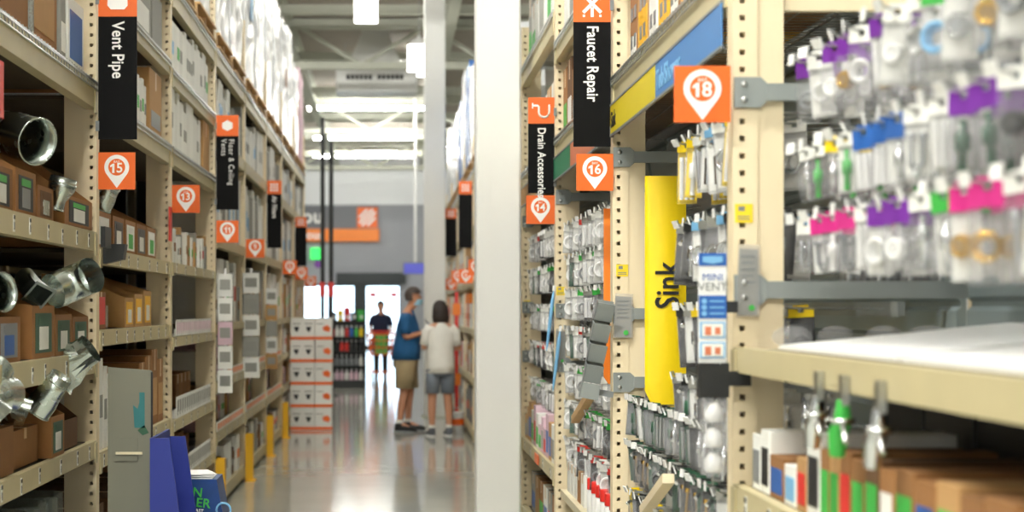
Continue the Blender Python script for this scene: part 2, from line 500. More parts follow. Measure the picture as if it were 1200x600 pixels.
put('neck', MB().box(-.28, .28, -.18, .18, .6, ZR - 6.55).mesh('neck', 'column_white'), t)

# hanging signs on the front wall
p = px(400, 268, YW - 0.1)
t = thing('department_sign', 'grey wall sign with a square orange logo above the entrance', 'sign', p)
put('board', MB().box(-1.45, 1.4, -0.05, 0.05, 0, 0.86).mesh('board', 'board_grey'), t)
lg = put('logo', MB().box(0.60, 1.38, -0.07, -0.05, 0.03, 0.81).mesh('logo', 'sign_orange'), t)
for k, l in enumerate((0.42, 0.72, 0.72, 0.42)):
    put('stencil_line', MB().box(-l / 2, l / 2, -0.006, 0, -0.045, 0.045).mesh('stencil_line', 'sign_white'), lg, (0.99 + (k - 1.5) * 0.10, -0.07, 0.42 - (k - 1.5) * 0.10 * 1.0), (0, -PI / 4, 0))
put('lettering', text_mesh('ou', 0.75, 'sign_white', 0, 'CENTER', 0.03), t, (-1.1, -0.06, 0.45))
p = px(400, 283, YW - 0.2)
t = thing('orange_sign', 'long orange wall sign under the grey logo sign', 'sign', p)
put('board', MB().cbox(-1.45, 1.45, -0.05, 0.05, 0, 0.48, 0.03).mesh('board', 'orange'), t)
put('lettering', text_mesh('our', 0.45, 'sign_white', 0, 'CENTER', 0.02), t, (-1.0, -0.06, 0.24))
p = px(370, 304, YW - 0.15)
t = thing('exit_sign', 'small glowing green exit sign above the entrance doors', 'sign', p)
put('face', MB().box(-0.2, 0.2, -0.05, 0.05, 0, 0.44).mesh('face', 'exit_green'), t)
put('bracket', MB().box(-0.03, 0.03, -0.02, 0.15, 0.44, 0.50).mesh('bracket', 'plastic_white'), t)
o = put('wall_decal', MB().cyl((0, -0.02, 0), (0, 0, 0), 0.16, n=14).mesh('decal', 'purple'), None, px(373, 309, YW - 0.02))
tag(o, 'round purple decal on the grey front wall under the exit sign', 'decal')
p = px(485, 322, 46.0)
t = thing('hanging_monitor', 'small blue screen hanging on a thin white pole near the front', 'monitor', p)
put('case', MB().cbox(-0.30, 0.30, -0.05, 0.06, 0, 0.34, 0.015).mesh('case', 'plastic_grey'), t)
put('screen', MB().box(-0.27, 0.27, -0.062, -0.05, 0.03, 0.31).mesh('screen', 'screen_blue'), t)
put('pole', MB().cyl((0.04, 0, 0.34), (0.04, 0, ZR - p.z), 0.035, n=8).mesh('pole', 'plastic_white'), t)
# dark posts at the end of the aisle
for x, ytop, w in ((378, 138, 'taller of the two'), (388, 166, 'shorter of the two')):
    d = 30.0
    X = (x - VX) * d / FPX; H = CAMH + (VY - ytop) * d / FPX
    t = thing('display_pole', 'dark upright pole beyond the boxes, %s' % w, 'pole', (X, d, 0), group='dark poles')
    put('shaft', MB().cyl((0, 0, 0.02), (0, 0, H), 0.038, n=8).mesh('shaft', 'dark_metal'), t)
    put('foot_plate', MB().box(-0.12, 0.12, -0.12, 0.12, 0, 0.02).mesh('foot_plate', 'dark_metal'), t)
    put('tag', MB().box(-0.05, 0.05, -0.052, -0.04, 1.75, 2.0).mesh('tag', 'red'), t)

# ------------------------------------------------------------------ shelf bays
PITCH = 0.0455
def perforated(b, w, dep, H, hx, hole=0.0075):
    """post x:-w/2..w/2, y:0..dep with real square holes in its -y face"""
    x0, x1 = -w / 2, w / 2
    b.add([(x0, dep, 0), (x1, dep, 0), (x1, dep, H), (x0, dep, H), (x0, 0, 0), (x1, 0, 0), (x1, 0, H), (x0, 0, H)],
          [(0, 3, 2, 1), (0, 4, 7, 3), (1, 2, 6, 5), (3, 7, 6, 2)])
    a, c = hx - hole, hx + hole
    n = int(H / PITCH)
    b.add([(x0, 0, 0), (a, 0, 0), (a, 0, H), (x0, 0, H), (c, 0, 0), (x1, 0, 0), (x1, 0, H), (c, 0, H)], [(0, 1, 2, 3), (4, 5, 6, 7)])
    zp = 0
    for i in range(n):
        z = (i + 0.5) * PITCH
        l, h = z - hole, z + hole
        b.add([(a, 0, zp), (c, 0, zp), (c, 0, l), (a, 0, l)], [(0, 1, 2, 3)])
        D = dep * 0.85
        b.add([(a, 0, l), (c, 0, l), (c, 0, h), (a, 0, h), (a, D, l), (c, D, l), (c, D, h), (a, D, h)],
              [(0, 1, 5, 4), (1, 2, 6, 5), (2, 3, 7, 6), (3, 0, 4, 7), (4, 5, 6, 7)])
        zp = h
    b.add([(a, 0, zp), (c, 0, zp), (c, 0, H), (a, 0, H)], [(0, 1, 2, 3)])

def price_tag():
    return cm('price_tag', ['white_card', 'black'], lambda b: b.box(-0.002, 0, -0.012, 0.012, -0.03, 0.03, 0).box(-0.003, -0.002, -0.011, 0.011, 0.014, 0.028, 1)
              .box(-0.003, -0.002, -0.004, 0.004, -0.022, 0.004, 1))

BAYS = {}
class Bay:
    """one shelf bay; u = depth into the shelf from its aisle face, front faces the aisle"""
    def __init__(s, side, y0, y1, name, H, depth, near_post=False, detail=True, post_w=(0.065, 0.075), back='shade_back', back_h=None):
        s.side, s.y0, s.y1, s.name, s.depth = side, y0, y1, name, depth
        s.sg = -1 if side == 'L' else 1
        s.xf = XL if side == 'L' else XR
        s.rz = PI if side == 'L' else 0
        s.t = thing('shelf_bay', 'cream steel shelf bay, ' + name, 'shelving', (s.xf, y0, 0), group='cream shelf bays along the %s of the aisle' % ('left' if side == 'L' else 'right'))
        s.ups = []
        for yy in ([0.0] if near_post else []) + [y1 - y0]:
            w1, w2 = post_w
            hx = -s.sg * 0.008
            if detail:
                me = cm(('upright', side, H), 'cream', lambda b: perforated(b, w1, 0.075, H, hx))
            else:
                me = cm(('upright_plain', side, H), 'cream', lambda b: b.box(-w1 / 2, w1 / 2, 0, 0.075, 0, H))
            u = put('upright', me, s.t, (s.sg * w1 / 2, yy, 0))
            put('stiffener', cm(('stiffener', H, w2), 'cream', lambda b: b.box(-w2 / 2, w2 / 2, 0.006, 0.07, 0, H)), u, (s.sg * (w1 / 2 + w2 / 2), 0, 0))
            put('foot_plate', cm('foot_plate', 'grey_bracket', lambda b: b.box(-0.05, 0.08, -0.02, 0.075, 0, 0.008)), u, (s.sg * 0.02, 0, 0))
            put('upright', cm(('rear_upright', H), 'cream', lambda b: b.box(-0.035, 0.035, 0, 0.075, 0, H)), s.t, (s.sg * (depth - 0.04), yy, 0))
            s.ups.append(u)
        L = y1 - y0
        hb = back_h or H - 0.3
        if back == 'back_steel':
            def ribs(b):
                b.box(0, 0.012, 0.08, L, 0.1, hb)
                z = 0.15
                while z < hb - 0.1:
                    b.prism([(0, z), (-0.014, z + 0.012), (-0.014, z + 0.075), (0, z + 0.087)], 'y', 0.08, L)
                    z += 0.10
            put('back_panel', cm(('back_panel', round(L, 2), hb), back, ribs), s.t, (s.sg * (depth - 0.09), 0, 0))
        else:
            put('back_panel', cm(('back_panel', round(L, 2), hb), back, lambda b: b.box(-0.006, 0.006, 0.08, L, 0.08, hb)), s.t, (s.sg * (depth + 0.005), 0, 0))  # dark sheet added where the left shelves only recede into shade
        BAYS[name] = s
    def W(s, u, y, z):
        return Vector((s.xf + s.sg * u, y, z))
    def level(s, z, h=0.10, deck='board', tags=0, tag_seed=0, rear=True, mat='beam_paint', depth=None):
        L = s.y1 - s.y0 - 0.075
        def prof(b):
            b.prism([(0, 0), (0.05, 0), (0.05, h - 0.012), (0.028, h - 0.012), (0.028, h), (0.0, h)], 'y', 0, L)
            b.box(-0.006, 0.002, -0.002, 0.05, -0.02, h * 0.9); b.box(-0.006, 0.002, L - 0.05, L + 0.002, -0.02, h * 0.9)
        me = cm(('beam', round(L, 3), h), mat, prof)
        bm = put('beam', me, s.t, (0, L + 0.075 if s.side == 'L' else 0.075, z - h), (0, 0, s.rz))
        D = depth or s.depth
        if rear:
            put('beam', me, s.t, (s.sg * (D - 0.005), L + 0.075 if s.side == 'R' else 0.075, z - h), (0, 0, s.rz + PI))
        if deck == 'wire':
            def wires(b):
                n = int(L / 0.055)
                for i in range(n + 1):
                    y = 0.02 + i * (L - 0.04) / n
                    b.box(-0.008, D - 0.05, y - 0.0025, y + 0.0025, 0.000, 0.005)
                    b.box(-0.011, -0.006, y - 0.0025, y + 0.0025, -0.035, 0.005)
                for k in range(6):
                    x = -0.008 + k * (D - 0.06) / 5
                    b.box(x - 0.003, x + 0.003, 0, L, -0.005, 0.0)
                b.box(-0.012, -0.006, 0, L, -0.037, -0.032); b.box(-0.012, -0.006, 0, L, -0.012, -0.007)
            put('wire_deck', cm(('wire_deck', round(L, 2), D), 'steel', wires), s.t, (0, L + 0.075 if s.side == 'L' else 0.075, z + 0.001), (0, 0, s.rz))
        if deck == 'board' or (deck == 'wire' and s.side == 'L'):  # left wire decks get an added board that keeps light out below
            put('shelf_board', cm(('shelf_board', round(L, 2), D), 'shelf_wood', lambda b: b.box(0.05, D - 0.05, 0, L, -0.025, -0.006)), s.t, (0, L + 0.075 if s.side == 'L' else 0.075, z), (0, 0, s.rz))
        r = random.Random(int(z * 1000) + tag_seed)
        for i in range(tags):
            yy = L * (i + 0.5 + r.uniform(-0.25, 0.25)) / tags
            put('price_tag', price_tag(), bm, (-0.0005, yy, h * 0.45 + r.uniform(-0.006, 0.006)))
        return bm

L_Y = [5.10 + 2.52 * k for k in range(9)]          # 5.10, 7.62, ... 25.26
L_NAMES = ['left of the aisle, at the left picture edge', 'left of the aisle, just past the Vent Pipe sign', 'left of the aisle, with white boxed panels on top', 'left of the aisle, just past the Floor & Ceiling Vents sign',
           'left of the aisle, fifth from the far end', 'left of the aisle, fourth from the far end', 'left of the aisle, third from the far end', 'left of the aisle, last bay before the stacked boxes']
LB = []
for k in range(8):
    LB.append(Bay('L', L_Y[k], L_Y[k + 1], L_NAMES[k], 4.1, 1.05, k == 0, k < 5, post_w=(0.06, 0.085)))
A_, B_, C_, D_ = LB[:4]
for z, h, dk, n in ((0.16, 0.10, 'board', 0), (0.943, 0.078, 'board', 7), (1.34, 0.095, 'board', 8), (1.873, 0.085, 'board', 8), (2.536, 0.115, 'wire', 0), (3.45, 0.12, 'wire', 0)):
    A_.level(z, h, dk, n)
for z, h, dk, n in ((0.16, 0.10, 'board', 0), (0.88, 0.075, 'board', 6), (1.435, 0.075, 'board', 8), (1.81, 0.075, 'board', 7), (2.50, 0.11, 'wire', 0), (3.0, 0.08, 'wire', 0), (3.48, 0.12, 'wire', 0)):
    B_.level(z, h, dk, n, 3)
for z, h, dk, n in ((0.16, 0.10, 'board', 0), (0.47, 0.07, 'board', 6), (0.856, 0.07, 'board', 6), (1.36, 0.06, 'board', 6), (1.81, 0.06, 'board', 5), (2.50, 0.10, 'wire', 0), (2.97, 0.09, 'wire', 0), (3.48, 0.12, 'wire', 0)):
    C_.level(z, h, dk, n, 5)
for k in range(3, 8):
    for z, h, dk, n in ((0.14, 0.10, 'board', 0), (0.60, 0.075, 'board', 5), (0.985, 0.07, 'board', 5), (1.42, 0.06, 'board', 0), (2.08, 0.08, 'board', 0), (2.85, 0.10, 'board', 0), (3.48, 0.12, 'wire', 0)):
        LB[k].level(z, h, dk, n if k < 6 else 0, k)

R_Y = [2.02, 4.50, 6.98, 9.46, 11.94, 14.42, 16.90, 19.38, 21.86, 24.34, 26.82, 29.30]
R_NAMES = ['right of the aisle, nearest, with the hanging packs', 'right of the aisle, with the yellow Sink sign', 'right of the aisle, just past the Faucet Repair sign', 'right of the aisle, just past the Drain Accessories sign',
           'right of the aisle, beside the near white column', 'right of the aisle, just past the near white column', 'right of the aisle, hidden part behind the near white column',
           'right of the aisle, before the woman', 'right of the aisle, beside the woman', 'right of the aisle, past the woman', 'right of the aisle, last but one', 'right of the aisle, far end']
RD = 0.72
RB = []
for k in range(11):
    RB.append(Bay('R', R_Y[k], R_Y[k + 1], R_NAMES[k], 3.5, RD, k == 0, k < 4, post_w=(0.065, 0.07), back='back_steel', back_h=2.62))
R0, R1, R2, R3 = RB[:4]
for z, h, dk, n in ((0.16, 0.10, 'board', 0), (0.62, 0.08, 'board', 0), (1.07, 0.085, 'board', 7), (1.43, 0.066, 'board', 0)):
    R0.level(z, h, dk, n)
for bay in (R1, R2):
    for z, h, dk in ((0.16, 0.10, 'board'), (2.47, 0.11, 'wire'), (3.0, 0.10, 'wire')):
        bay.level(z, h, dk)
for z, h, dk, n in ((0.16, 0.10, 'board', 0), (0.64, 0.08, 'board', 5), (2.47, 0.11, 'wire', 0), (3.2, 0.12, 'wire', 0)):
    R3.level(z, h, dk, n, 9)
for k in range(4, 11):
    for z, h, dk, n in ((0.16, 0.10, 'board', 0), (0.75, 0.08, 'board', 0), (1.30, 0.07, 'board', 0), (1.85, 0.07, 'board', 0), (2.47, 0.11, 'board', 0), (3.1, 0.12, 'wire', 0)):
        RB[k].level(z, h, dk, n)

# grey cross bars bolted to the right-hand uprights
def cross_bar(bay, up, yloc, z, h=0.05):
    c = put('bracket_plate', cm(('bracket_plate', h), 'grey_bracket', lambda b: b.prism([(0.0, -h * 0.8), (0.068, -h * 0.8), (0.085, -h * 0.5), (0.085, h * 0.5), (0.068, h * 0.8), (0.0, h * 0.8)], 'y', -0.012, 0.0)), bay.t, (0.002, yloc - 0.001, z))
    for s in (-1, 1):
        put('bolt', cm('bolt', 'steel', lambda b: b.lathe([(0.009, 0), (0.009, 0.004), (0.006, 0.007), (0.0, 0.007)], 10)), c, (0.025, -0.012, s * h * 0.4), (PI / 2, 0, 0))
    put('cross_bar', cm(('cross_bar', h), 'grey_bracket', lambda b: b.box(0, RD - 0.16, -0.02, 0.01, -h * 0.45, h * 0.45)), bay.t, (0.085, yloc, z))
LAST = lambda bay: bay.y1 - bay.y0
for bay, zs in ((R0, (2.10, 1.58)), (R1, (2.15, 1.51, 1.23)), (R2, (2.15, 1.52, 1.22)), (R3, (2.14, 1.54, 1.2))):
    for z in zs:
        cross_bar(bay, None, LAST(bay), z)
put('brace', cm('brace', 'cream', lambda b: b.box(0.14, RD - 0.08, 0.02, 0.05, 0, 0.06)), R0.t, (0, LAST(R0), 2.32))

# yellow post guards at the foot of the left uprights
for k in range(3, 8):
    yk = L_Y[k]
    t = thing('post_guard', 'yellow steel guard at the foot of the left upright, %s from the camera' % ['first', 'second', 'third', 'fourth', 'fifth'][k - 3], 'post guard', (XL + 0.03, yk + 0.02, 0), group='yellow post guards')
    put('shield', cm('guard', 'yellow_guard', lambda b: b.prism([(-0.02, -0.075), (0.045, -0.06), (0.045, 0.06), (-0.02, 0.075), (-0.02, 0.062), (0.03, 0.05), (0.03, -0.05), (-0.02, -0.062)], 'z', 0, 0.42)), t)
    put('foot', cm('guard_foot', 'yellow_guard', lambda b: b.box(-0.02, 0.065, -0.09, 0.09, 0, 0.012)), t)

# ------------------------------------------------------------------ signs
def pin_sign(x0, y, z0, num, label, s=0.155):
    """square orange bay sign with a white map pin; x0 = left edge, faces -y"""
    t = thing('bay_sign', label, 'sign', (x0 + s / 2, y, z0), group='orange bay number signs')
    put('panel', cm(('panel', s), 'sign_orange', lambda b: b.box(-s / 2, s / 2, 0, 0.004, 0, s)), t)
    r = s * 0.335; cz = s * 0.60
    def pin(b):
        pts = []
        for k in range(25):
            a = math.radians(-38 + (256) * k / 24)
            pts.append((r * math.cos(a), cz + r * math.sin(a)))
        pts.append((0, s * 0.04))
        b.prism(pts, 'y', -0.0015, 0)
    p = put('map_pin', cm(('pin', s), 'sign_white', pin), t)
    put('disc', cm(('disc', s), 'sign_orange', lambda b: b.prism([(r * 0.68 * math.cos(2 * PI * k / 24), cz + r * 0.68 * math.sin(2 * PI * k / 24)) for k in range(24)], 'y', -0.0025, -0.0014)), p)
    hgt = s * 0.25
    adv = {'1': 0.62}
    tot = sum(adv.get(c, 0.92) for c in num) * hgt
    xx = -tot / 2
    for c in num:
        wd = adv.get(c, 0.92) * hgt
        if c == '1':
            me = cm(('one', s), 'sign_white', lambda b: b.prism([(-0.02 * hgt, -hgt / 2), (0.22 * hgt, -hgt / 2), (0.22 * hgt, hgt / 2), (0.02 * hgt, hgt / 2), (-0.24 * hgt, 0.30 * hgt), (-0.24 * hgt, 0.10 * hgt), (-0.02 * hgt, 0.20 * hgt)], 'y', -0.0006, 0.0006))
        else:
            me = text_mesh(c, s * 0.37, 'sign_white', 0, 'CENTER', 1)
        put('digit', me, p, (xx + wd / 2, -0.0032, cz - s * 0.03))
        xx += wd
    put('caption', text_mesh('BAY', s * 0.09, 'sign_white', 0, 'CENTER', 0), p, (0, -0.003, cz + s * 0.145))
    return t

def blade_sign(x0, y, zb, zo, zt, w, text, size, icon, label, side, bold=0.0016, two=False, tz=None):
    """black aisle blade with an orange icon square on top; zb bottom, zo orange start, zt top"""
    t = thing('blade_sign', label, 'sign', (x0 + w / 2, y, zb), group='black and orange product blade signs')
    H = zt - zb
    put('panel', cm(('blade', round(w, 3), round(zo - zb, 3)), 'sign_black', lambda b: b.box(-w / 2, w / 2, 0, 0.006, 0, zo - zb)), t)
    sq = put('icon_square', cm(('icosq', round(w, 3), round(zt - zo, 3)), 'sign_orange', lambda b: b.box(-w / 2, w / 2, 0, 0.006, 0, zt - zo)), t, (0, 0, zo - zb))
    put('icon', cm(('icon', icon, round(w, 3)), 'sign_white', lambda b: ICONS[icon](b, w)), sq, (0, -0.001, (zt - zo) / 2))
    lines = text.split('\n') if text else []
    for q, ln in enumerate(lines):
        put('lettering', text_mesh(ln, size, 'sign_white', 1, 'LEFT', 0 if len(lines) > 1 else bold, 1.15 if len(lines) > 1 else 1.03), t, (((len(lines) - 1) / 2 - q) * size * 0.95, -0.0015, (tz if tz is not None else zo - 0.022) - zb))
    sx = -1 if side == 'L' else 1
    for zz in (0.06, H - 0.08):
        put('clip', cm('sign_clip', 'plastic_grey', lambda b: b.box(-0.004, 0.012, -0.004, 0.014, -0.022, 0.022)), t, (sx * w / 2 + (-0.008 if sx < 0 else 0), 0, zz))
    return t

def ico_vent(b, w):
    r = w * 0.25
    b.prism([(-r, r * 0.6), (r, r * 0.6), (r * 1.05, -r * 0.7), (r * 0.7, -r * 1.1), (-r * 0.7, -r * 1.1), (-r * 1.05, -r * 0.7)], 'y', -0.001, 0)
    b.prism([(-r * 0.5, r * 1.2), (r * 0.5, r * 1.2), (r * 0.5, r * 0.6), (-r * 0.5, r * 0.6)], 'y', -0.001, 0)
def ico_trap(b, w):
    pts = [(-0.34, 0.17), (-0.18, 0.17), (-0.18, 0.02), (-0.12, -0.10)]
    pts = [(-0.32, 0.18), (-0.14, 0.18), (-0.10, 0.14), (-0.10, -0.06)] + [(0.10 - 0.20 * math.cos(a * PI / 8), -0.06 - 0.2 * math.sin(a * PI / 8)) for a in range(1, 8)] + [(0.30, -0.06), (0.30, 0.22)]
    b.tube([(p[0] * w, -0.001, p[1] * w) for p in pts], w * 0.045, 6)
    b.box(-0.36 * w, -0.31 * w, -0.004, 0, 0.08 * w, 0.28 * w)
def ico_tools(b, w):
    for s in (-1, 1):
        b.T = Matrix.Rotation(s * PI / 4, 4, 'Y')
        b.box(-w * 0.045, w * 0.045, -0.001 - 0.0005 * s, 0.0005, -w * 0.34, w * 0.26)
        b.box(-w * 0.09, -w * 0.035, -0.0012, 0, w * 0.22, w * 0.38); b.box(w * 0.035, w * 0.09, -0.0012, 0, w * 0.22, w * 0.38)
    b.T = Matrix.Identity(4)
    b.box(-w * 0.04, w * 0.04, -0.001, 0, -w * 0.36, -w * 0.1)
    for k in (-0.22, 0.22):
        b.box(k * w - w * 0.03, k * w + w * 0.03, -0.001, 0, -w * 0.36, -w * 0.3)
def ico_hex(b, w):
    b.prism([(w * 0.27 * math.cos(PI / 6 + k * PI / 3), w * 0.24 * math.sin(PI / 6 + k * PI / 3)) for k in range(6)], 'y', -0.001, 0)
def ico_grid(b, w):
    for i in range(3):
        for j in range(3):
            b.box((i - 1.35) * w * 0.2, (i - 1.35) * w * 0.2 + w * 0.13, -0.001, 0, (j - 1.35) * w * 0.2, (j - 1.35) * w * 0.2 + w * 0.13)
ICONS = dict(vent=ico_vent, trap=ico_trap, tools=ico_tools, hex=ico_hex, grid=ico_grid)

SY = -0.02     # signs sit just in front of the uprights
# left side
blade_sign(XL + 0.012, L_Y[1] + SY, 2.285, 2.832, 2.99, 0.172, 'Vent Pipe', 0.077, 'vent', 'tall black blade sign reading Vent Pipe on the nearest left upright', 'L', tz=2.81)
blade_sign(XL + 0.012, L_Y[3] + SY, 2.265, 2.81, 2.965, 0.165, 'Floor & Ceiling\nVents', 0.058, 'hex', 'black blade sign reading Floor & Ceiling Vents above the bay 11 sign', 'L', two=True)
blade_sign(XL + 0.012, L_Y[5] + SY, 2.16, 2.72, 2.86, 0.15, 'Air Filters', 0.066, 'grid', 'black blade sign with an orange grid icon, far along the left shelves', 'L')
blade_sign(XL + 0.012, L_Y[7] + SY, 2.1, 2.62, 2.75, 0.15, '', 0.075, 'grid', 'farthest black blade sign on the left shelves', 'L')
for k, n, z, lb in ((1, '15', 2.062, 'orange bay 15 sign under the tall Vent Pipe sign'), (2, '13', 2.10, 'orange bay 13 sign above a narrow red price card'), (3, '11', 2.02, 'orange bay 11 sign under the Floor & Ceiling Vents sign'),
                (4, '9', 1.985, 'orange bay 9 sign above a strip of pale hanging packs'), (6, '5', 1.94, 'orange bay sign on the left, third from the far end'), (7, '3', 1.92, 'orange bay sign on the left, last but one'), (8, '1', 1.85, 'orange bay sign on the left, last one above the stacked boxes')):
    pin_sign(XL + 0.012, L_Y[k] + SY, z, n, lb, 0.165)
# right side
pin_sign(XR - 0.158, R_Y[1] + SY, 2.02, '18', 'large orange bay 18 sign overlapping the blue banner', 0.148)
pin_sign(XR - 0.15, R_Y[2] + SY, 2.012, '16', 'orange bay 16 sign under the Faucet Repair sign', 0.15)
pin_sign(XR - 0.163, R_Y[3] + SY, 2.0, '14', 'orange bay 14 sign under the Drain Accessories sign beside the white column', 0.158)
blade_sign(XR - 0.162, R_Y[2] + SY, 2.192, 2.70, 2.85, 0.152, 'Faucet Repair', 0.066, 'tools', 'tall black blade sign reading Faucet Repair on a right upright', 'R', tz=2.685)
blade_sign(XR - 0.152, R_Y[3] + SY, 2.17, 2.555, 2.70, 0.145, 'Drain Accessories', 0.062, 'trap', 'black blade sign reading Drain Accessories beside the white column', 'R')
blade_sign(XR - 0.16, R_Y[7] + SY, 2.22, 2.83, 2.98, 0.15, '', 0.1, 'grid', 'black and orange blade sign on the right, just past the white column', 'R')
blade_sign(XR - 0.165, R_Y[9] + SY, 2.28, 2.82, 2.96, 0.16, '', 0.1, 'grid', 'black and orange blade sign farthest on the right shelves', 'R')
for k, n, z, w_ in ((6, '8', 1.86, 'half hidden by the near column'), (7, '6', 1.82, 'nearest the woman'), (8, '4', 1.86, 'second past the column'), (9, '2', 1.80, 'farthest away')):
    pin_sign(XR - 0.16, R_Y[k] + SY, z, n, 'small orange bay sign on the right shelves, ' + w_, 0.16)
# small red price card and black mesh clip on left uprights
o = put('price_card', MB().box(-0.004, 0.004, -0.05, 0.05, 0, 0.20).mesh('price_card', 'red'), None, (XL + 0.01, L_Y[2] - 0.08, 1.93))
tag(o, 'narrow red price card on the left upright under the bay 13 sign', 'price card')

o = put('price_card', MB().box(-0.004, 0.004, -0.06, 0.06, 0, 0.19).mesh('price_card', 'red'), None, (XL + 0.012, 5.685, 2.17))
tag(o, 'red price card cut off by the left picture edge', 'price card')

# ------------------------------------------------------------------ stock builders (front of an item faces the aisle)
def carton(bay, u, y, z, w, d, h, label, group, mat='kraft', lab=None, lh=0.4, tape=True, turn=0.0, band=None, cat='box', name='cardboard_box'):
    t = thing(name, label, cat, bay.W(u, y, z), bay.rz + turn, group)
    put('body', cm(('body', w, d, h), mat, lambda b: b.cbox(0, d, -w / 2, w / 2, 0, h, 0.004)), t)
    if tape:
        put('tape', cm(('tape', w, d, h), 'tape', lambda b: b.box(-0.0012, d + 0.001, -0.022, 0.022, h, h + 0.0012).box(-0.0012, 0, -0.022, 0.022, h * 0.72, h)), t)
    if lab:
        put('print_label', cm(('print', w, h, lh), lab, lambda b: b.box(-0.0016, 0, -w * 0.38, w * 0.38, h * 0.12, h * (0.12 + lh))), t)
        put('print_label', cm(('sprint', d, h, w), lab, lambda b: b.box(d * 0.15, d * 0.6, w / 2, w / 2 + 0.0015, h * 0.2, h * 0.6).box(d * 0.15, d * 0.6, -w / 2 - 0.0015, -w / 2, h * 0.2, h * 0.6)), t)
    if band:
        put('band', cm(('band', w, d, h), band, lambda b: b.box(-0.002, d + 0.002, -w / 2 - 0.002, w / 2 + 0.002, h * 0.06, h * 0.16)), t)
    return t

def bin_box(bay, u, y, z, w, d, hf, hb, label, group, mat='kraft', lab=('black', 'white_card'), turn=0.0):
    """open-topped cardboard shelf bin with sloping sides and a window label"""
    t = thing('cardboard_bin', label, 'box', bay.W(u, y, z), bay.rz + turn, group)
    e = 0.006
    side = [(0, 0), (d, 0), (d, hb), (d * 0.62, hb), (0, hf)]
    put('tray', cm(('tray', w, d, hf, hb), mat, lambda b: b.prism(side, 'y', -w / 2, -w / 2 + e).prism(side, 'y', w / 2 - e, w / 2)
        .box(0, d, -w / 2 + e, w / 2 - e, 0, e).box(d - e, d, -w / 2 + e, w / 2 - e, e, hb).box(0, e, -w / 2 + e, w / 2 - e, e, hf)), t)
    if lab:
        k = put('window', cm(('win', w, hf), lab[0], lambda b: b.box(-0.0015, 0, -w * 0.36, w * 0.36, hf * 0.1, hf * 0.86)), t)
        put('card', cm(('card', w, hf), lab[1], lambda b: b.box(-0.003, -0.0015, -w * 0.2, w * 0.2, hf * 0.16, hf * 0.60)), k)
        put('card', cm(('card2', w, hf), 'green' if lab[0] == 'black' else lab[0], lambda b: b.box(-0.003, -0.0015, -w * 0.22, w * 0.22, hf * 0.64, hf * 0.8)), k)
    return t

def slab(bay, u, y, z, w, d, h, label, group, mat='white_card', lab=None, lean=0.0, yaw=0.0, name='boxed_grille', cat='box'):
    """thin boxed panel or book standing on edge; w = thickness along the aisle"""
    t = thing(name, label, cat, bay.W(u, y, z), 0, group, rot=(lean, 0, bay.rz + yaw))
    put('sleeve', cm(('slab', w, d, h), mat, lambda b: b.cbox(0, d, -w / 2, w / 2, 0, h, min(0.004, w * 0.2))), t)
    if lab:
        put('spine_print', cm(('spine', w, h), lab, lambda b: b.box(-0.0015, 0, -w * 0.4, w * 0.4, h * 0.35, h * 0.6)), t)
    return t

def card_strip(bay, y, z, n, w, h, label, group, mats=('white_card', 'pink')):
    """low white tray of upright product cards along a shelf edge"""
    t = thing('card_tray', label, 'tray', bay.W(0.0, y, z), bay.rz, group)
    L = n * w
    put('trough', cm(('trough', n, w), 'white_card', lambda b: b.box(0.01, 0.13, -L / 2, L / 2, 0, 0.004).box(0.01, 0.014, -L / 2, L / 2, 0.004, h * 0.45)), t)
    for i in range(n):
        c = put('card', cm(('pcard', w, h), mats[0], lambda b: b.box(0.0, 0.006, -w * 0.44, w * 0.44, 0, h)), t, (0, -L / 2 + (i + 0.5) * w, 0.001))
        put('print', cm(('pprint', w, h), mats[1], lambda b: b.box(-0.0012, 0, -w * 0.34, -w * 0.02, h * 0.3, h * 0.85).box(-0.0012, 0, w * 0.06, w * 0.32, h * 0.15, h * 0.85)), c)
    return t

def elbow(loc, rot, R, r, label, ang=PI / 2, gores=4, mat='galvanised', collar=0.06, group='loose sheet metal duct fittings'):
    """round sheet-metal duct elbow made of gores, with a crimped collar"""
    t = thing('duct_elbow', label, 'duct fitting', loc, 0, group, rot=rot)
    n = 28
    def ring(p, tx, r):
        u = Vector((0, 1, 0)); w = tx.cross(u).normalized()
        return [p + (u * math.cos(2 * PI * j / n) + w * math.sin(2 * PI * j / n)) * r for j in range(n)]
    for g in range(gores):
        def gore(b, g=g):
            rings = []
            for k in (0, 1):
                a = ang * (g + k) / gores
                p = Vector((R - R * math.cos(a), 0, R * math.sin(a)))
                tx = Vector((math.sin(a), 0, math.cos(a)))
                rings.append((p, tx))
            a0, a1 = rings
            mid = (a0[0] + a1[0]) / 2
            seq = [(a0[0], a0[1], r * 1.012), (a0[0].lerp(a1[0], 0.1), a0[1].lerp(a1[1], .1), r), (a1[0].lerp(a0[0], 0.1), a1[1].lerp(a0[1], .1), r), (a1[0], a1[1], r * 1.012)]
            pts = []
            for p, tx, rr in seq:
                pts += ring(p, tx.normalized(), rr)
            b.add(pts, [(i * n + j, i * n + (j + 1) % n, (i + 1) * n + (j + 1) % n, (i + 1) * n + j) for i in range(3) for j in range(n)], 0, True)
        put('gore', cm(('gore', R, r, ang, gores, g), mat, gore), t)
    def coll(b):
        k = 44
        pts = []
        for q in range(3):
            for j in range(k):
                rr = (r * 1.02, r, r * (0.985 if j % 2 else 1.0))[q]
                a = 2 * PI * j / k
                pts.append((rr * math.sin(a), rr * math.cos(a), -collar * q / 2))
        b.add(pts, [(i * k + j, i * k + (j + 1) % k, (i + 1) * k + (j + 1) % k, (i + 1) * k + j) for i in range(2) for j in range(k)], 0, True)
    put('crimped_collar', cm(('coll', r, collar), mat, coll), t)
    return t

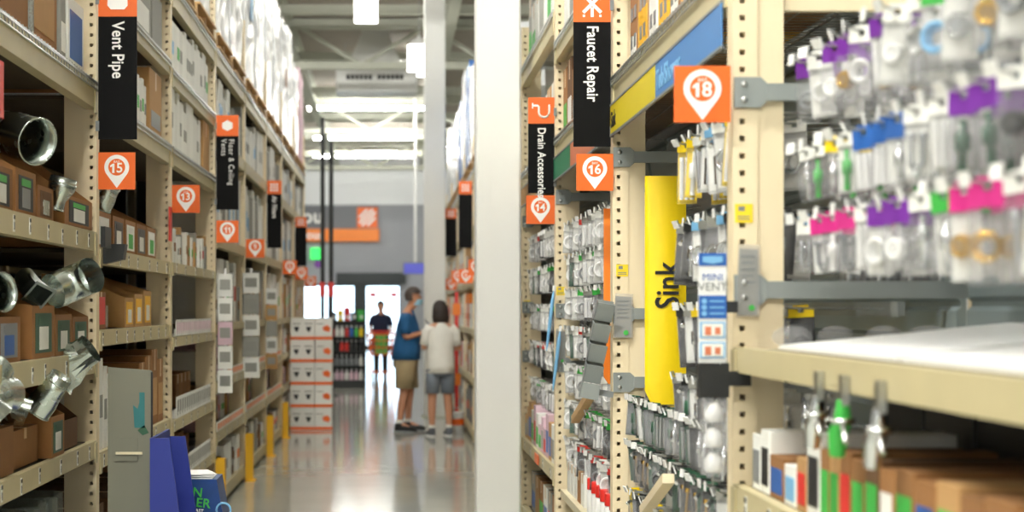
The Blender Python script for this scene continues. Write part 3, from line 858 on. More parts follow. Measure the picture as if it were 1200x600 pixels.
def reducer(loc, rot, r0, r1, h, label, mat='galvanised', group='loose sheet metal duct fittings', square=False):
    """flared duct piece: wide rolled rim and narrow collar"""
    t = thing('duct_reducer', label, 'duct fitting', loc, 0, group, rot=rot)
    put('cone', cm(('cone', r0, r1, h, mat), mat, lambda b: b.lathe([(r0, 0), (r0, h * 0.3), (r1, h * 0.65), (r1, h), (r1 * 0.97, h), (r1 * 0.97, h * 0.65), (r0 * 0.97, h * 0.3), (r0 * 0.97, 0), (r0, 0)], 26)), t)
    put('rim', cm(('rim', r0), mat, lambda b: b.torus((0, 0, 0), r0, 0.004, 'z', 26, 6)), t)
    put('bead', cm(('bead', r1), mat, lambda b: b.torus((0, 0, h * 0.82), r1, 0.004, 'z', 26, 6)), t)
    return t

def boot(loc, rot, w, d, h, r, label, mat='galvanised', group='loose sheet metal duct fittings'):
    """rectangular register boot that turns into a round collar"""
    t = thing('register_boot', label, 'duct fitting', loc, 0, group, rot=rot)
    n = 24
    def body(b):
        pts = []
        for j in range(n):
            a = 2 * PI * j / n
            c, s = math.cos(a), math.sin(a)
            k = 1 / max(abs(c), abs(s))
            pts.append((c * k * w / 2, s * k * d / 2, 0))
        for j in range(n):
            a = 2 * PI * j / n
            c, s = math.cos(a), math.sin(a); k = 1 / max(abs(c), abs(s))
            pts.append((c * k * w / 2, s * k * d / 2, h * 0.35))
        for zz in (0.75, 1.0):
            for j in range(n):
                a = 2 * PI * j / n
                pts.append((r * math.cos(a), r * math.sin(a), h * zz))
        b.add(pts, [(i * n + j, i * n + (j + 1) % n, (i + 1) * n + (j + 1) % n, (i + 1) * n + j) for i in range(3) for j in range(n)])
    put('body', cm(('boot', w, d, h, r), mat, body), t)
    put('flange', cm(('bflange', w, d), mat, lambda b: b.box(-w / 2 - .012, w / 2 + .012, -d / 2 - .012, -d / 2, 0, .003).box(-w / 2 - .012, w / 2 + .012, d / 2, d / 2 + .012, 0, .003)
        .box(-w / 2 - .012, -w / 2, -d / 2, d / 2, 0, .003).box(w / 2, w / 2 + .012, -d / 2, d / 2, 0, .003)), t)
    return t

def pallet(bay, y, z, w, d, label, group):
    t = thing('wooden_pallet', label, 'pallet', bay.W(0.0, y, z), bay.rz, group)
    for i in range(3):
        put('stringer', cm(('stringer', d), 'wood', lambda b: b.box(0, d, -0.02, 0.02, 0.016, 0.10)), t, (0, (i - 1) * (w / 2 - 0.02), 0))
    for i in range(6):
        x = -0.02 + i * (d - 0.06) / 5
        put('deck_board', cm(('dboard', w), 'wood', lambda b: b.box(0, 0.10, -w / 2, w / 2, 0.10, 0.118)), t, (x, 0, 0))
        if i in (0, 2, 5):
            put('deck_board', cm(('bboard', w), 'wood', lambda b: b.box(0, 0.09, -w / 2, w / 2, 0.0, 0.016)), t, (x, 0, 0))

def wrapped_mesh(w, d, h, seed, mat):
    def fn(b):
        r = random.Random(seed)
        nx, ny, nz = 4, 7, 12
        # wrinkled side walls
        per = [(0, -w / 2 + w * i / ny) for i in range(ny)] + [(d * i / nx, w / 2) for i in range(nx)] + [(d, w / 2 - w * i / ny) for i in range(ny)] + [(d - d * i / nx, -w / 2) for i in range(nx)]
        n = len(per)
        pts = []
        for k in range(nz + 1):
            bul = 0.012 * math.sin(PI * k / nz)
            for (x, y) in per:
                j = r.uniform(-0.016, 0.012)
                cx, cy = x - d / 2, y
                s = 1 + (j + bul) / max(0.2, math.hypot(cx, cy))
                pts.append((d / 2 + cx * s, cy * s, h * k / nz + (r.uniform(-0.02, 0.01) if k in (nz,) else 0)))
        fs = [(k * n + (i + 1) % n, k * n + i, (k + 1) * n + i, (k + 1) * n + (i + 1) % n) for k in range(nz) for i in range(n)]
        fs.append(tuple(nz * n + i for i in range(n))[::-1]); fs.append(tuple(range(n)))
        b.add(pts, fs, 0, False)
    return cm(('wrapped', w, d, h, seed), mat, fn)

def wrapped_load(bay, y, z, w, d, h, seed, label, group, mat='wrap', lab=None):
    t = thing('wrapped_load', label, 'wrapped goods', bay.W(0.02, y, z), bay.rz, group)
    put('stretch_wrap', wrapped_mesh(w, d, h, seed, mat), t)
    if lab:
        put('sheet_label', cm(('sheet', h), lab, lambda b: b.box(-0.03, -0.025, -0.10, 0.10, h * 0.45, h * 0.45 + 0.22)), t)
    return t

# ------------------------------------------------------------------ left shelves: nearest bay
g = 'cartons on the top wire shelf of the nearest left bay'
carton(A_, 0.03, 6.10, 2.542, 0.48, 0.5, 0.50, 'large brown carton with a pale tape strip, top left corner shelf', g, 'kraft')
carton(A_, 0.03, 6.63, 2.542, 0.50, 0.5, 0.46, 'large brown carton behind the wire edge, middle of the top left shelf', g, 'kraft', lab='kraft_light')
o = put('strap', MB().box(-0.006, 0.30, -0.012, 0.012, 0, 0.44).mesh('strap', 'film_grey'), None, A_.W(0.02, 6.355, 2.542), (0, 0, PI))
tag(o, 'clear plastic strip hanging between the two large brown cartons', 'plastic strip')
carton(A_, 0.02, 6.96, 2.542, 0.10, 0.4, 0.30, 'narrow grey carton with printed side beside the white and blue carton', g, 'grey_card', lab='white_card', tape=False)
carton(A_, 0.02, 7.24, 2.542, 0.36, 0.4, 0.29, 'white and blue printed carton nearest the Vent Pipe sign', g, 'white_card', lab='blue', lh=0.7, tape=False)
carton(A_, 0.05, 5.55, 2.542, 0.5, 0.5, 0.45, 'brown carton on the top left shelf at the picture edge', g, 'kraft_dark')

g = 'duct bins on the middle shelf of the nearest left bay'
for y, w, hf, hb, lb, s in ((5.50, 0.34, 0.15, 0.27, ('black', 'plastic_grey'), 'at the left picture edge, with a black label'), (5.90, 0.36, 0.15, 0.28, ('black', 'white_card'), 'holding the open round duct'),
                            (6.30, 0.34, 0.165, 0.30, ('black', 'plastic_grey'), 'with a dark label window'), (6.66, 0.30, 0.13, 0.20, ('kraft_dark', 'galvanised'), 'with a metal funnel in front')):
    bin_box(A_, 0.03, y, 1.875, w, 0.42, hf, hb, 'brown bin on the upper left shelf ' + s, g, 'kraft', lb)
bin_box(A_, 0.0, 7.20, 1.875, 0.62, 0.48, 0.12, 0.34, 'large open cardboard bin with tall back beside the bay 15 sign', g, 'kraft', ('black', 'white_card'))
reducer(px(44, 166, 6.2), aim((-0.75, 0.62, 0.25), (0, 0, 1)), 0.085, 0.078, 0.36, 'large round galvanised duct piece lying open on the upper left bins')
reducer(A_.W(0.03, 6.86, 1.93), (0, 0.25, 0.2), 0.03, 0.055, 0.13, 'small bright metal funnel between the upper left bins')

g = 'duct bins on the lower middle shelf of the nearest left bay'
for y, w, hf, hb, lb, s in ((5.55, 0.36, 0.17, 0.26, ('black', 'purple'), 'at the left picture edge, with a purple label'), (5.98, 0.36, 0.16, 0.22, ('plastic_grey', 'blue'), 'with a blue label'), (6.57, 0.42, 0.20, 0.24, ('dark_green', 'white_card'), 'tallest, under the big elbow'),
                            (6.97, 0.34, 0.165, 0.27, ('dark_green', 'white_card'), 'second from the upright'), (7.35, 0.36, 0.155, 0.28, ('dark_green', 'white_card'), 'next to the upright')):
    bin_box(A_, 0.02, y, 1.342, w, 0.42, hf, hb, 'brown bin on the lower left shelf, ' + s, g, 'kraft', lb)
elbow(px(70, 338, 6.8), aim((0.62, 0.70, 0.32), (0.7, -0.5, 0.25)), 0.11, 0.072, 'big shiny galvanised duct elbow jutting out above the left bins', PI * 0.42, 3, collar=0.035)
boot(px(46, 346, 6.45), aim((-0.6, 0.5, 0.6), (0.7, 0.3, -0.6)), 0.10, 0.07, 0.12, 0.04, 'rectangular galvanised register boot tipped over the left bins', 'galvanised_dull')
reducer(px(3, 342, 6.0), aim((-0.8, 0.5, -0.1), (0, 0, 1)), 0.07, 0.06, 0.18, 'galvanised duct piece at the left picture edge, lower shelf')
carton(A_, 0.25, 6.1, 1.56, 0.30, 0.16, 0.10, 'black register box lying on the lower left bins', 'black register boxes', 'black', tape=False, turn=0.3)
o = put('price_flag', MB().box(0, 0.02, -0.08, 0.08, 0, 0.09).mesh('flag', 'plastic_black'), None, A_.W(-0.05, 7.52, 1.80))
tag(o, 'black plastic sign holder clipped to the left beam below the bay 15 sign', 'sign holder')

g = 'cartons of fittings on the bottom shelf of the nearest left bay'
carton(A_, 0.03, 5.75, 0.945, 0.70, 0.45, 0.17, 'long low brown carton full of metal elbows, lower left', g, 'kraft')
carton(A_, 0.05, 6.38, 0.945, 0.46, 0.45, 0.14, 'low brown carton beside the elbow carton, lower left', g, 'kraft')
bin_box(A_, 0.01, 6.80, 0.945, 0.26, 0.40, 0.16, 0.30, 'brown bin with a green label window on the lower left shelf', g, 'kraft', ('dark_green', 'white_card'))
bin_box(A_, 0.04, 7.18, 0.945, 0.40, 0.42, 0.12, 0.33, 'tall backed brown bin under the square duct piece, lower left', g, 'kraft_dark', None)
for i, (y, u, z, rt, rr) in enumerate(((5.55, 0.1, 1.18, (0.3, 0.9, 0.4), 0.07), (5.78, 0.08, 1.20, (0.9, 0.2, 1.4), 0.065), (5.98, 0.12, 1.17, (-0.5, 0.6, 2.4), 0.07), (6.15, 0.06, 1.16, (1.2, 0.4, 0.2), 0.05), (5.85, 0.05, 1.24, (0.4, -0.7, 1.0), 0.055))):
    elbow(A_.W(u, y, z), rt, rr * 1.3, rr, 'small galvanised elbow in the lower left heap, %s' % ('leftmost', 'second from the left', 'with its mouth up', 'rightmost', 'on top of the heap')[i], PI / 2, 3, group='heaped small elbows', collar=0.03)
boot(A_.W(0.06, 7.05, 1.27), (0.4, 0.9, 0.4), 0.17, 0.13, 0.17, 0.065, 'bright square galvanised duct piece leaning above the lower left bins')
reducer(A_.W(0.03, 6.48, 1.14), (0.25, 0.6, 0.3), 0.055, 0.045, 0.17, 'narrow galvanised pipe end standing in the lower left carton')
for i in range(6):
    t = thing('pipe_bundle', 'clear wrapped pipe bundle on the lowest left shelf, %s from the left' % ORD[i], 'pipe bundle', A_.W(0.12, 5.45 + i * 0.36, 0.162), PI, 'clear wrapped bundles on the floor shelf')
    for k in range(3):
        put('pipe', cm('clear_pipe', 'galvanised_dull', lambda b: b.lathe([(0.05, 0), (0.05, 0.55), (0.046, 0.55), (0.046, 0)], 14)), t, (0.05 + 0.1 * (k % 2), -0.1 + 0.1 * k, 0.002))
    put('film', cm('bundle_film', 'film_grey', lambda b: b.cbox(-0.02, 0.22, -0.165, 0.165, 0, 0.58, 0.05)), t)

# bay 15 (behind the Vent Pipe sign)
g = 'stock in the bay behind the bay 15 sign'
carton(B_, 0.02, 9.15, 3.005, 0.62, 0.5, 0.32, 'plain grey carton high up beside the Vent Pipe sign', g, 'grey_card', lab='white_card', tape=False)
carton(B_, 0.02, 9.72, 3.005, 0.40, 0.5, 0.30, 'second grey carton high up behind the Vent Pipe sign', g, 'grey_card', tape=False)
carton(B_, 0.02, 8.25, 3.005, 0.6, 0.5, 0.34, 'grey carton high up partly hidden by the Vent Pipe sign', g, 'grey_card', tape=False)
carton(B_, 0.02, 9.66, 2.505, 0.48, 0.45, 0.36, 'upright brown carton with a label on the shelf right of the Vent Pipe sign', g, 'kraft_light', lab='plastic_grey', lh=0.25)
for i in range(5):
    slab(B_, 0.03, 8.98 + i * 0.085, 2.505, 0.07, 0.3, 0.24 + 0.03 * (i % 2), 'white booklet box beside the Vent Pipe sign, %s from the sign' % ORD[i], 'booklet boxes beside the Vent Pipe sign', 'white_card', 'green' if i % 2 else 'grey_card')
carton(B_, 0.05, 8.2, 2.505, 0.6, 0.45, 0.30, 'brown carton hidden behind the Vent Pipe sign', g, 'kraft')
for i, (y, w) in enumerate(((7.98, 0.42), (8.42, 0.34), (8.80, 0.34), (9.18, 0.34), (9.56, 0.34))):
    bin_box(B_, 0.03, y, 1.812, w, 0.45, 0.17, 0.31, 'brown sloping bin with white and green cards, Vent Pipe bay, %s from the left' % ['first', 'second', 'third', 'fourth', 'fifth'][i], 'bins under the bay 15 sign', 'kraft', ('plastic_black', 'white_card') if i % 2 else ('white_card', 'green'))
reducer(B_.W(0.08, 8.15, 2.02), (0.3, 0.5, 0.2), 0.06, 0.05, 0.14, 'galvanised pipe collar sticking out of a bin under the bay 15 sign')
o = put('mesh_clip', MB().prism([(0, 0), (0.09, 0.02), (0.10, 0.09), (0.0, 0.09)], 'y', -0.04, 0.04).mesh('clip', 'plastic_black'), None, B_.W(-0.006, 7.80, 1.735))
o.rotation_euler = (0, 0, 0)
tag(o, 'small black clip basket hooked on the beam under the bay 15 sign', 'clip basket')
carton(B_, 0.02, 7.86, 1.437, 0.26, 0.4, 0.17, 'small carton with a red and white label beside the left upright', g, 'kraft', lab='red', lh=0.75)
for i, y in enumerate((8.70, 9.02, 9.34)):
    bin_box(B_, 0.02, y, 1.437, 0.28, 0.42, 0.15 + 0.02 * i, 0.27, 'brown bin with a yellow label strip, %s of three' % ['first', 'second', 'third'][i], 'yellow label bins in bay 15', 'kraft_light', ('yellow_guard', 'white_card'))
carton(B_, 0.1, 8.35, 1.437, 0.36, 0.4, 0.11, 'low white carton among brown bins in bay 15', g, 'white_card', tape=False)
carton(B_, 0.1, 9.75, 1.437, 0.32, 0.4, 0.2, 'brown carton against the far upright of bay 15', g, 'kraft')
for i in range(4):
    carton(B_, 0.02, 9.15 + i * 0.235, 0.882, 0.215, 0.4, 0.36 + 0.03 * ((i * 7) % 3), 'tall brown carton with pale print, %s past the grey display card' % ['first', 'second', 'third', 'fourth'][i], 'tall brown cartons in bay 15', 'kraft', lab='kraft_light', lh=0.5)
for i in range(3):
    slab(B_, 0.02, 7.86 + i * 0.12, 0.882, 0.09, 0.35, 0.42 - 0.04 * i, 'white padded pack left of the grey display card, %s from the upright' % ORD[i], 'white packs beside the grey display card', 'white_card', 'grey_card')
carton(B_, 0.05, 8.6, 0.882, 0.6, 0.4, 0.3, 'brown carton behind the grey display card', g, 'kraft_dark')
for i in range(3):
    carton(B_, 0.1, 8.1 + i * 0.75, 0.162, 0.6, 0.5, 0.42, '%s brown carton on the lowest shelf behind the blue display' % ORD[i], 'lowest cartons of bay 15', 'kraft_dark')

# bay 13
g = 'white boxed panels high in bay 13'
y = 10.34
for i in range(17):
    w = rnd.choice((0.10, 0.12, 0.14))
    if y + w > 12.45: break
    slab(C_, 0.02, y + w / 2, 2.975, w * 0.94, 0.42, rnd.choice((0.31, 0.34, 0.36)), 'white boxed panel, %s along the second highest shelf of bay thirteen' % ORD[i], g, 'white_card', rnd.choice((None, None, 'green', 'light_blue', 'grey_card')))
    y += w
y = 10.34
g = 'white boxed panels under the top ones in bay 13'
for i in range(17):
    w = rnd.choice((0.08, 0.10, 0.12))
    if y + w > 12.0: break
    slab(C_, 0.02, y + w / 2, 2.505, w * 0.94, 0.40, rnd.choice((0.29, 0.33, 0.37)), 'white boxed panel, %s along the shelf above the bay 13 sign' % ORD[i], g, 'white_card', rnd.choice((None, None, 'grey_card')))
    y += w
carton(C_, 0.02, 12.25, 2.505, 0.40, 0.42, 0.36, 'brown carton at the end of the white panels beside the Floor & Ceiling Vents sign', 'brown cartons in bay 13', 'kraft_light')
g = 'small packs on the shelf under the bay 13 sign'
y = 10.30; i = 0
while y < 12.5:
    w = rnd.choice((0.06, 0.08, 0.11))
    slab(C_, 0.02 + rnd.uniform(0, 0.04), y + w / 2, 1.812, w * 0.92, 0.3, rnd.uniform(0.15, 0.25), 'small printed pack, %s in the row under the bay 13 sign' % ORD[i], g, rnd.choice(('white_card', 'kraft_light', 'grey_card', 'white_card')), rnd.choice(('green', 'grey_card', 'red', 'kraft')))
    y += w + 0.005; i += 1
g = 'leaning grey panels in bay 13'
for i in range(7):
    slab(C_, 0.15, 10.62 + i * 0.13, 1.362, 0.03, 0.40, 0.30, 'leaning dark grey register box, %s of seven under the small packs' % ORD[i], g, 'plastic_grey', None, lean=-0.12)
card_strip(C_, 11.4, 1.362, 18, 0.11, 0.10, 'row of white product cards along the bay 13 shelf edge, upper', 'white card rows in bay 13', ('white_card', 'pink'))
for i in range(6):
    slab(C_, 0.20, 10.66 + i * 0.17, 0.858, 0.045, 0.4, 0.40 - 0.02 * (i % 3), 'tall leaning boxed grille in bay thirteen, %s from the near post' % ORD[i], 'leaning grilles in bay 13', 'plastic_grey' if i % 2 else 'white_card', None, lean=-0.2)
for i in range(4):
    carton(C_, 0.16, 11.75 + i * 0.21 - 0.0, 0.858, 0.19, 0.35, 0.22, '%s brown carton behind the middle card row of bay thirteen' % ORD[i], 'brown cartons behind the card rows', 'kraft')
card_strip(C_, 11.4, 0.858, 16, 0.12, 0.13, 'row of white product cards along the bay 13 shelf edge, middle', 'white card rows in bay 13', ('white_card', 'grey_card'))
card_strip(C_, 11.4, 0.472, 16, 0.12, 0.12, 'row of white product cards along the bay 13 shelf edge, lowest', 'white card rows in bay 13', ('white_card', 'grey_card'))
for i in range(7):
    carton(C_, 0.16, 10.5 + i * 0.29, 0.472, 0.26, 0.4, 0.16 + 0.04 * (i % 2), '%s flat carton behind the lowest card row of bay thirteen' % ORD[i], 'cartons behind the lowest card row', rnd.choice(('white_card', 'kraft', 'grey_card')), tape=False)
for i in range(4):
    carton(C_, 0.05, 10.6 + i * 0.56, 0.162, 0.5, 0.5, 0.20, '%s low carton on the floor shelf of bay thirteen' % ORD[i], 'floor shelf cartons of bay 13', rnd.choice(('white_card', 'kraft_dark')))

# bays 11 to 1: rows of packs, cartons and panels
BN = {3: 'eleven', 4: 'nine', 5: 'seven', 6: 'five', 7: 'three'}
PAL = {0.142: ('grey_card', 'white_card', 'kraft_dark', 'white_card'), 0.602: ('pink', 'pink', 'white_card', 'kraft_light'), 0.987: ('kraft_light', 'pink', 'white_card', 'grey_card'),
       1.422: ('white_card', 'grey_card', 'white_card', 'kraft_light'), 2.082: ('white_card', 'white_card', 'grey_card'), 2.852: ('white_card', 'white_card', 'white_card', 'grey_card')}
ROWN = {0.142: 'floor shelf', 0.602: 'second shelf', 0.987: 'third shelf', 1.422: 'fourth shelf', 2.082: 'fifth shelf', 2.852: 'sixth shelf'}
for k in range(3, 8):
    bay = LB[k]
    for z, pal in PAL.items():
        y = bay.y0 + 0.14; i = 0
        while y < bay.y1 - 0.12:
            big = z > 2
            w = rnd.choice((0.12, 0.16, 0.20)) if big else rnd.choice((0.16, 0.22, 0.30))
            if k > 4: w *= 1.6
            w = min(w, bay.y1 - 0.04 - y)
            h = {0.142: rnd.choice((0.22, 0.30)), 0.602: rnd.choice((0.20, 0.26)), 0.987: rnd.choice((0.22, 0.30)), 1.422: rnd.choice((0.30, 0.42, 0.5)), 2.082: rnd.choice((0.50, 0.58)), 2.852: rnd.choice((0.36, 0.46))}[z]
            mt = rnd.choice(pal)
            lab = rnd.choice((None, 'grey_card', 'green', 'red', 'orange', 'kraft')) if not big else rnd.choice((None, None, 'grey_card', 'light_blue'))
            slab(bay, (0.14 if (z in (0.602, 0.987) and k < 6) else 0.02) + rnd.uniform(0, 0.03), y + w / 2, z, round(w * 0.93, 3), 0.4, h, '%s upright carton, %s along the %s of left bay %s' % ({'white_card': 'white', 'pink': 'pale pink', 'kraft_light': 'light brown', 'kraft_dark': 'dark brown', 'grey_card': 'grey'}[mt], ORD[i], ROWN[z], BN[k]),
                 'cartons on the %s of the left bay %s' % (ROWN[z], BN[k]), mt, lab, name='boxed_filter' if big else 'upright_carton')
            y += w + 0.004; i += 1
        if z in (0.602, 0.987) and k < 6:
            card_strip(bay, (bay.y0 + bay.y1) / 2, z, 12, 0.18, 0.07, 'row of small price cards along the %s of the left bay %s' % (ROWN[z], BN[k]), 'price card rows of the left bays', ('white_card', 'orange'))
    # hanging product banners in front of the shelves
# clip strips of white packs hanging on the left uprights
def clip_strip(x, y, ztop, n, pw, ph, label, cols, group, gap=0.008):
    t = thing('clip_strip', label, 'clip strip', (x, y, ztop), 0, group)
    put('strip', cm(('cstrip', n, ph), 'plastic_white', lambda b: b.box(-0.008, 0.008, 0, 0.003, -n * (ph + gap), 0.03)), t)
    for i in range(n):
        p = put('pack', cm(('cpack', pw, ph), cols[i % len(cols)], lambda b: b.cbox(-pw / 2, pw / 2, -0.022, 0.0, -ph, 0, 0.006)), t, (0, -0.001, -0.01 - i * (ph + gap)))
        put('print', cm(('cprint', pw, ph), 'grey_card', lambda b: b.box(-pw * 0.35, pw * 0.35, -0.0235, -0.022, -ph * 0.7, -ph * 0.25)), p)
    return t
clip_strip(XL + 0.08, L_Y[3] - 0.03, 1.80, 5, 0.11, 0.17, 'strip of white packs hanging under the bay 11 sign', ('white_card', 'white_card', 'pink'), 'hanging strips on the left uprights')
clip_strip(XL + 0.06, L_Y[4] - 0.03, 1.86, 5, 0.15, 0.18, 'strip of pale packs hanging under the bay 9 sign', ('white_card', 'grey_card'), 'hanging strips on the left uprights')
clip_strip(XL + 0.06, L_Y[5] - 0.03, 1.75, 5, 0.12, 0.16, 'strip of mixed packs hanging two posts past the bay 11 sign', ('white_card', 'kraft_light', 'grey_card'), 'hanging strips on the left uprights')

# pallets with wrapped goods on top of the left shelves
LBN = ['the nearest left bay', 'the Vent Pipe bay', 'left bay thirteen', 'left bay eleven', 'left bay nine', 'left bay seven', 'left bay five', 'left bay three']
for k in range(0, 8):
    bay = LB[k]
    L = bay.y1 - bay.y0
    for i in range(2):
        y = bay.y0 + 0.08 + (i + 0.5) * (L - 0.08) / 2
        side = ['near', 'far'][i]
        zt = 3.458 if k == 0 else 3.488
        pallet(bay, y, zt, 1.06, 0.98, 'wooden pallet on the top left beam, %s half of %s' % (side, LBN[k]), 'pallets on top of the left shelves')
        h = rnd.uniform(1.25, 1.55)
        mt = 'kraft_light' if (k == 2 and i == 0) else ('pink' if (k == 7 and i == 1) else 'wrap')
        wrapped_load(bay, y, zt + 0.12, 1.02, 0.92, h, 40 + k * 2 + i, '%s pallet load, %s half of %s' % ('wrapped white' if mt == 'wrap' else ('brown carton' if mt != 'pink' else 'pale pink'), side, LBN[k]),
                     'wrapped loads on top of the left shelves', mt, rnd.choice((None, 'light_blue', 'white_paper', 'kraft')))

# grey display card with the teal print and the blue display in front of the left shelves
t = thing('display_stand', 'grey cardboard floor display with a teal print in front of the left shelves', 'display', (-1.045, 6.75, 0))
put('header_card', MB().prism([(-0.088, 0), (0.088, 0), (0.088, 1.28), (0.082, 1.287), (-0.088, 1.30)], 'y', 0, 0.015).mesh('header_card', 'display_grey'), t)
put('side_wing', MB().box(-0.088, -0.080, 0.015, 0.30, 0, 1.1).mesh('side_wing', 'display_grey'), t)
pr = put('print', MB().prism([(0.018, 1.06), (0.012, 1.15), (0.03, 1.135), (0.037, 1.16), (0.037, 1.20), (0.058, 1.20), (0.058, 1.06)], 'y', -0.0015, 0).mesh('print', 'teal_print'), t)
put('leaf', MB().prism([(0.03, 1.05), (0.055, 1.07), (0.075, 1.04), (0.05, 1.03)], 'y', -0.0015, 0).mesh('leaf', 'dark_green'), t)
put('note', MB().box(-0.07, 0.03, -0.006, 0, 0.93, 1.02).mesh('note', 'display_grey'), t)
put('lip', MB().box(-0.055, 0.05, -0.012, -0.006, 0.955, 0.965).mesh('lip', 'cream_worn'), t)
put('edge_band', MB().box(0.082, 0.0885, -0.001, 0.016, 0, 1.28).mesh('edge_band', 'black'), t)
t = thing('blue_display', 'deep blue slanted cardboard floor display beside the grey display card', 'display', (-0.945, 6.6, 0))
put('side_panel', MB().prism([(0, 0), (0.30, 0), (0.118, 0.70), (0.075, 1.03), (0.0, 1.03)], 'y', 0, 0.012).mesh('side_panel', 'navy'), t)
put('shelf', MB().box(0.0, 0.30, 0.012, 0.5, 0.52, 0.535).mesh('shelf', 'navy'), t)
put('back', MB().box(0.0, 0.012, 0.012, 0.5, 0, 1.03).mesh('back', 'navy'), t)
put('side_panel', MB().prism([(0, 0), (0.30, 0), (0.118, 0.70), (0.075, 1.0), (0.0, 1.0)], 'y', 0.5, 0.512).mesh('side_panel', 'navy'), t)
put('front', MB().box(0.285, 0.297, 0.012, 0.5, 0, 0.51).mesh('front', 'navy'), t)
t = thing('product_carton', 'dark blue product box with green lettering behind the blue display', 'box', (-0.86, 7.3, 0.0))
put('body', MB().prism([(-0.06, 0), (0.24, 0), (0.10, 0.80), (-0.06, 0.80)], 'y', 0, 0.25).mesh('body', 'navy_print'), t)
put('lettering', text_mesh('EN', 0.055, 'green', 0, 'LEFT', 1), t, (-0.03, -0.004, 0.75), (0, 0.12, 0))
put('lettering', text_mesh('LER', 0.055, 'green', 0, 'LEFT', 1), t, (-0.015, -0.004, 0.705), (0, 0.12, 0))
put('lettering', text_mesh('FAST', 0.02, 'sign_white', 0, 'LEFT', 1), t, (0.0, -0.004, 0.67), (0, 0.12, 0))
put('emblem', MB().torus((0.13, -0.003, 0.67), 0.03, 0.005, 'y', 14, 5).mesh('emblem', 'light_blue'), t)
for i in range(3):
    o = put('leaflet', cm('leaflet', 'white_paper', lambda b: b.box(-0.07, 0.09, 0, 0.2, 0, 0.004)), None, (-0.87 + 0.01 * i, 7.32, 0.801 + i * 0.008), (0, 0.0, 0.15 * i))
    tag(o, 'white leaflet on the dark blue box, %s of the pile' % ('lowest', 'middle', 'topmost')[i], 'leaflet', 'leaflets on the blue box')

# ------------------------------------------------------------------ hooks and hanging packs on the right
def c_ring(b, w, h):   b.torus((-0.004, 0, -h * 0.5), w * 0.32, w * 0.075, 'x', 14, 6)
def c_disc(b, w, h):   b.cyl((-0.012, 0, -h * 0.5), (0.006, 0, -h * 0.5), w * 0.33, n=14); b.torus((-0.012, 0, -h * 0.5), w * 0.25, w * 0.05, 'x', 12, 5)
def c_tubes(b, w, h):
    for k in (-1, 0, 1): b.cyl((0, k * w * 0.27, -h * 0.92), (0, k * w * 0.27, -h * 0.1), w * 0.11, n=8)
def c_stem(b, w, h):
    b.tube([(0, 0, -h * 0.08), (0, 0, -h * 0.3), (0, 0, -h * 0.32), (0, 0, -h * 0.6), (0, 0, -h * 0.62), (0, 0, -h * 0.95)], [w * .1, w * .1, w * .22, w * .22, w * .13, w * .13], 10)
def c_coil(b, w, h):
    for k in range(3): b.torus((-0.01 + 0.007 * k, 0, -h * 0.5), w * (0.36 - 0.04 * k), w * 0.07, 'x', 16, 6)
def c_fauc(b, w, h):
    b.cyl((0, 0, -h * 0.85), (0, 0, -h * 0.35), w * 0.2, n=10); b.tube([(0, 0, -h * 0.35), (-0.01, 0, -h * 0.18), (-0.03, 0, -h * 0.12), (-0.05, 0, -h * 0.2)], w * 0.1, 8)
def c_bolts(b, w, h):
    for k in (-0.22, 0.22):
        b.cyl((0, k * w, -h * 0.8), (0, k * w, -h * 0.3), w * 0.09, n=6); b.cyl((0, k * w, -h * 0.3), (0, k * w, -h * 0.18), w * 0.18, n=6)
    b.torus((0, 0, -h * 0.85), w * 0.16, w * 0.05, 'x', 10, 5)
PKN = dict(ring='gasket', disc='valve_cap', tubes='tube', stem='valve_stem', coil='supply_hose', fauc='faucet', bolts='bolt')
CONT = dict(ring=c_ring, disc=c_disc, tubes=c_tubes, stem=c_stem, coil=c_coil, fauc=c_fauc, bolts=c_bolts)

def pack(loc, rz, w, hh, bh, head, cont, cmat, label, group, film='film', tilt=0.0, card=None):
    t = thing(PKN[cont] + '_pack', label, 'hanging pack', loc, 0, group, rot=(tilt, 0, rz))
    put('header_card', cm(('hdr', w, hh), head, lambda b: b.box(-0.0015, 0.0015, -w / 2, w / 2, -hh + 0.012, -0.004).box(-0.0015, 0.0015, -w / 2, -w * 0.12, -0.004, 0.010).box(-0.0015, 0.0015, w * 0.12, w / 2, -0.004, 0.010)
        .box(-0.0015, 0.0015, -w * 0.3, w * 0.3, 0.010, 0.018)), t)
    if card:
        put('backing_card', cm(('bcard', w, bh), card, lambda b: b.box(0.004, 0.006, -w * 0.48, w * 0.48, -bh, 0)), t, (0, 0, -hh + 0.012))
    put('contents', cm(('cont', cont, w, bh), cmat, lambda b: CONT[cont](b, w, bh)), t, (0, 0, -hh + 0.012))
    def bag(b):
        th = 0.014
        b.add([(0, -w / 2, 0), (0, w / 2, 0), (-th, -w * .42, -bh * .35), (-th, w * .42, -bh * .35), (-th, -w * .42, -bh * .8), (-th, w * .42, -bh * .8), (0, -w / 2, -bh), (0, w / 2, -bh),
               (th, -w * .42, -bh * .35), (th, w * .42, -bh * .35), (th, -w * .42, -bh * .8), (th, w * .42, -bh * .8)],
              [(0, 1, 3, 2), (2, 3, 5, 4), (4, 5, 7, 6), (1, 0, 8, 9), (9, 8, 10, 11), (11, 10, 6, 7), (0, 2, 8), (2, 4, 10, 8), (4, 6, 10), (1, 9, 3), (3, 9, 11, 5), (5, 11, 7)], 0, True)
    put('bag', cm(('bag', w, bh), film, bag), t, (0, 0, -hh + 0.012))
    return t

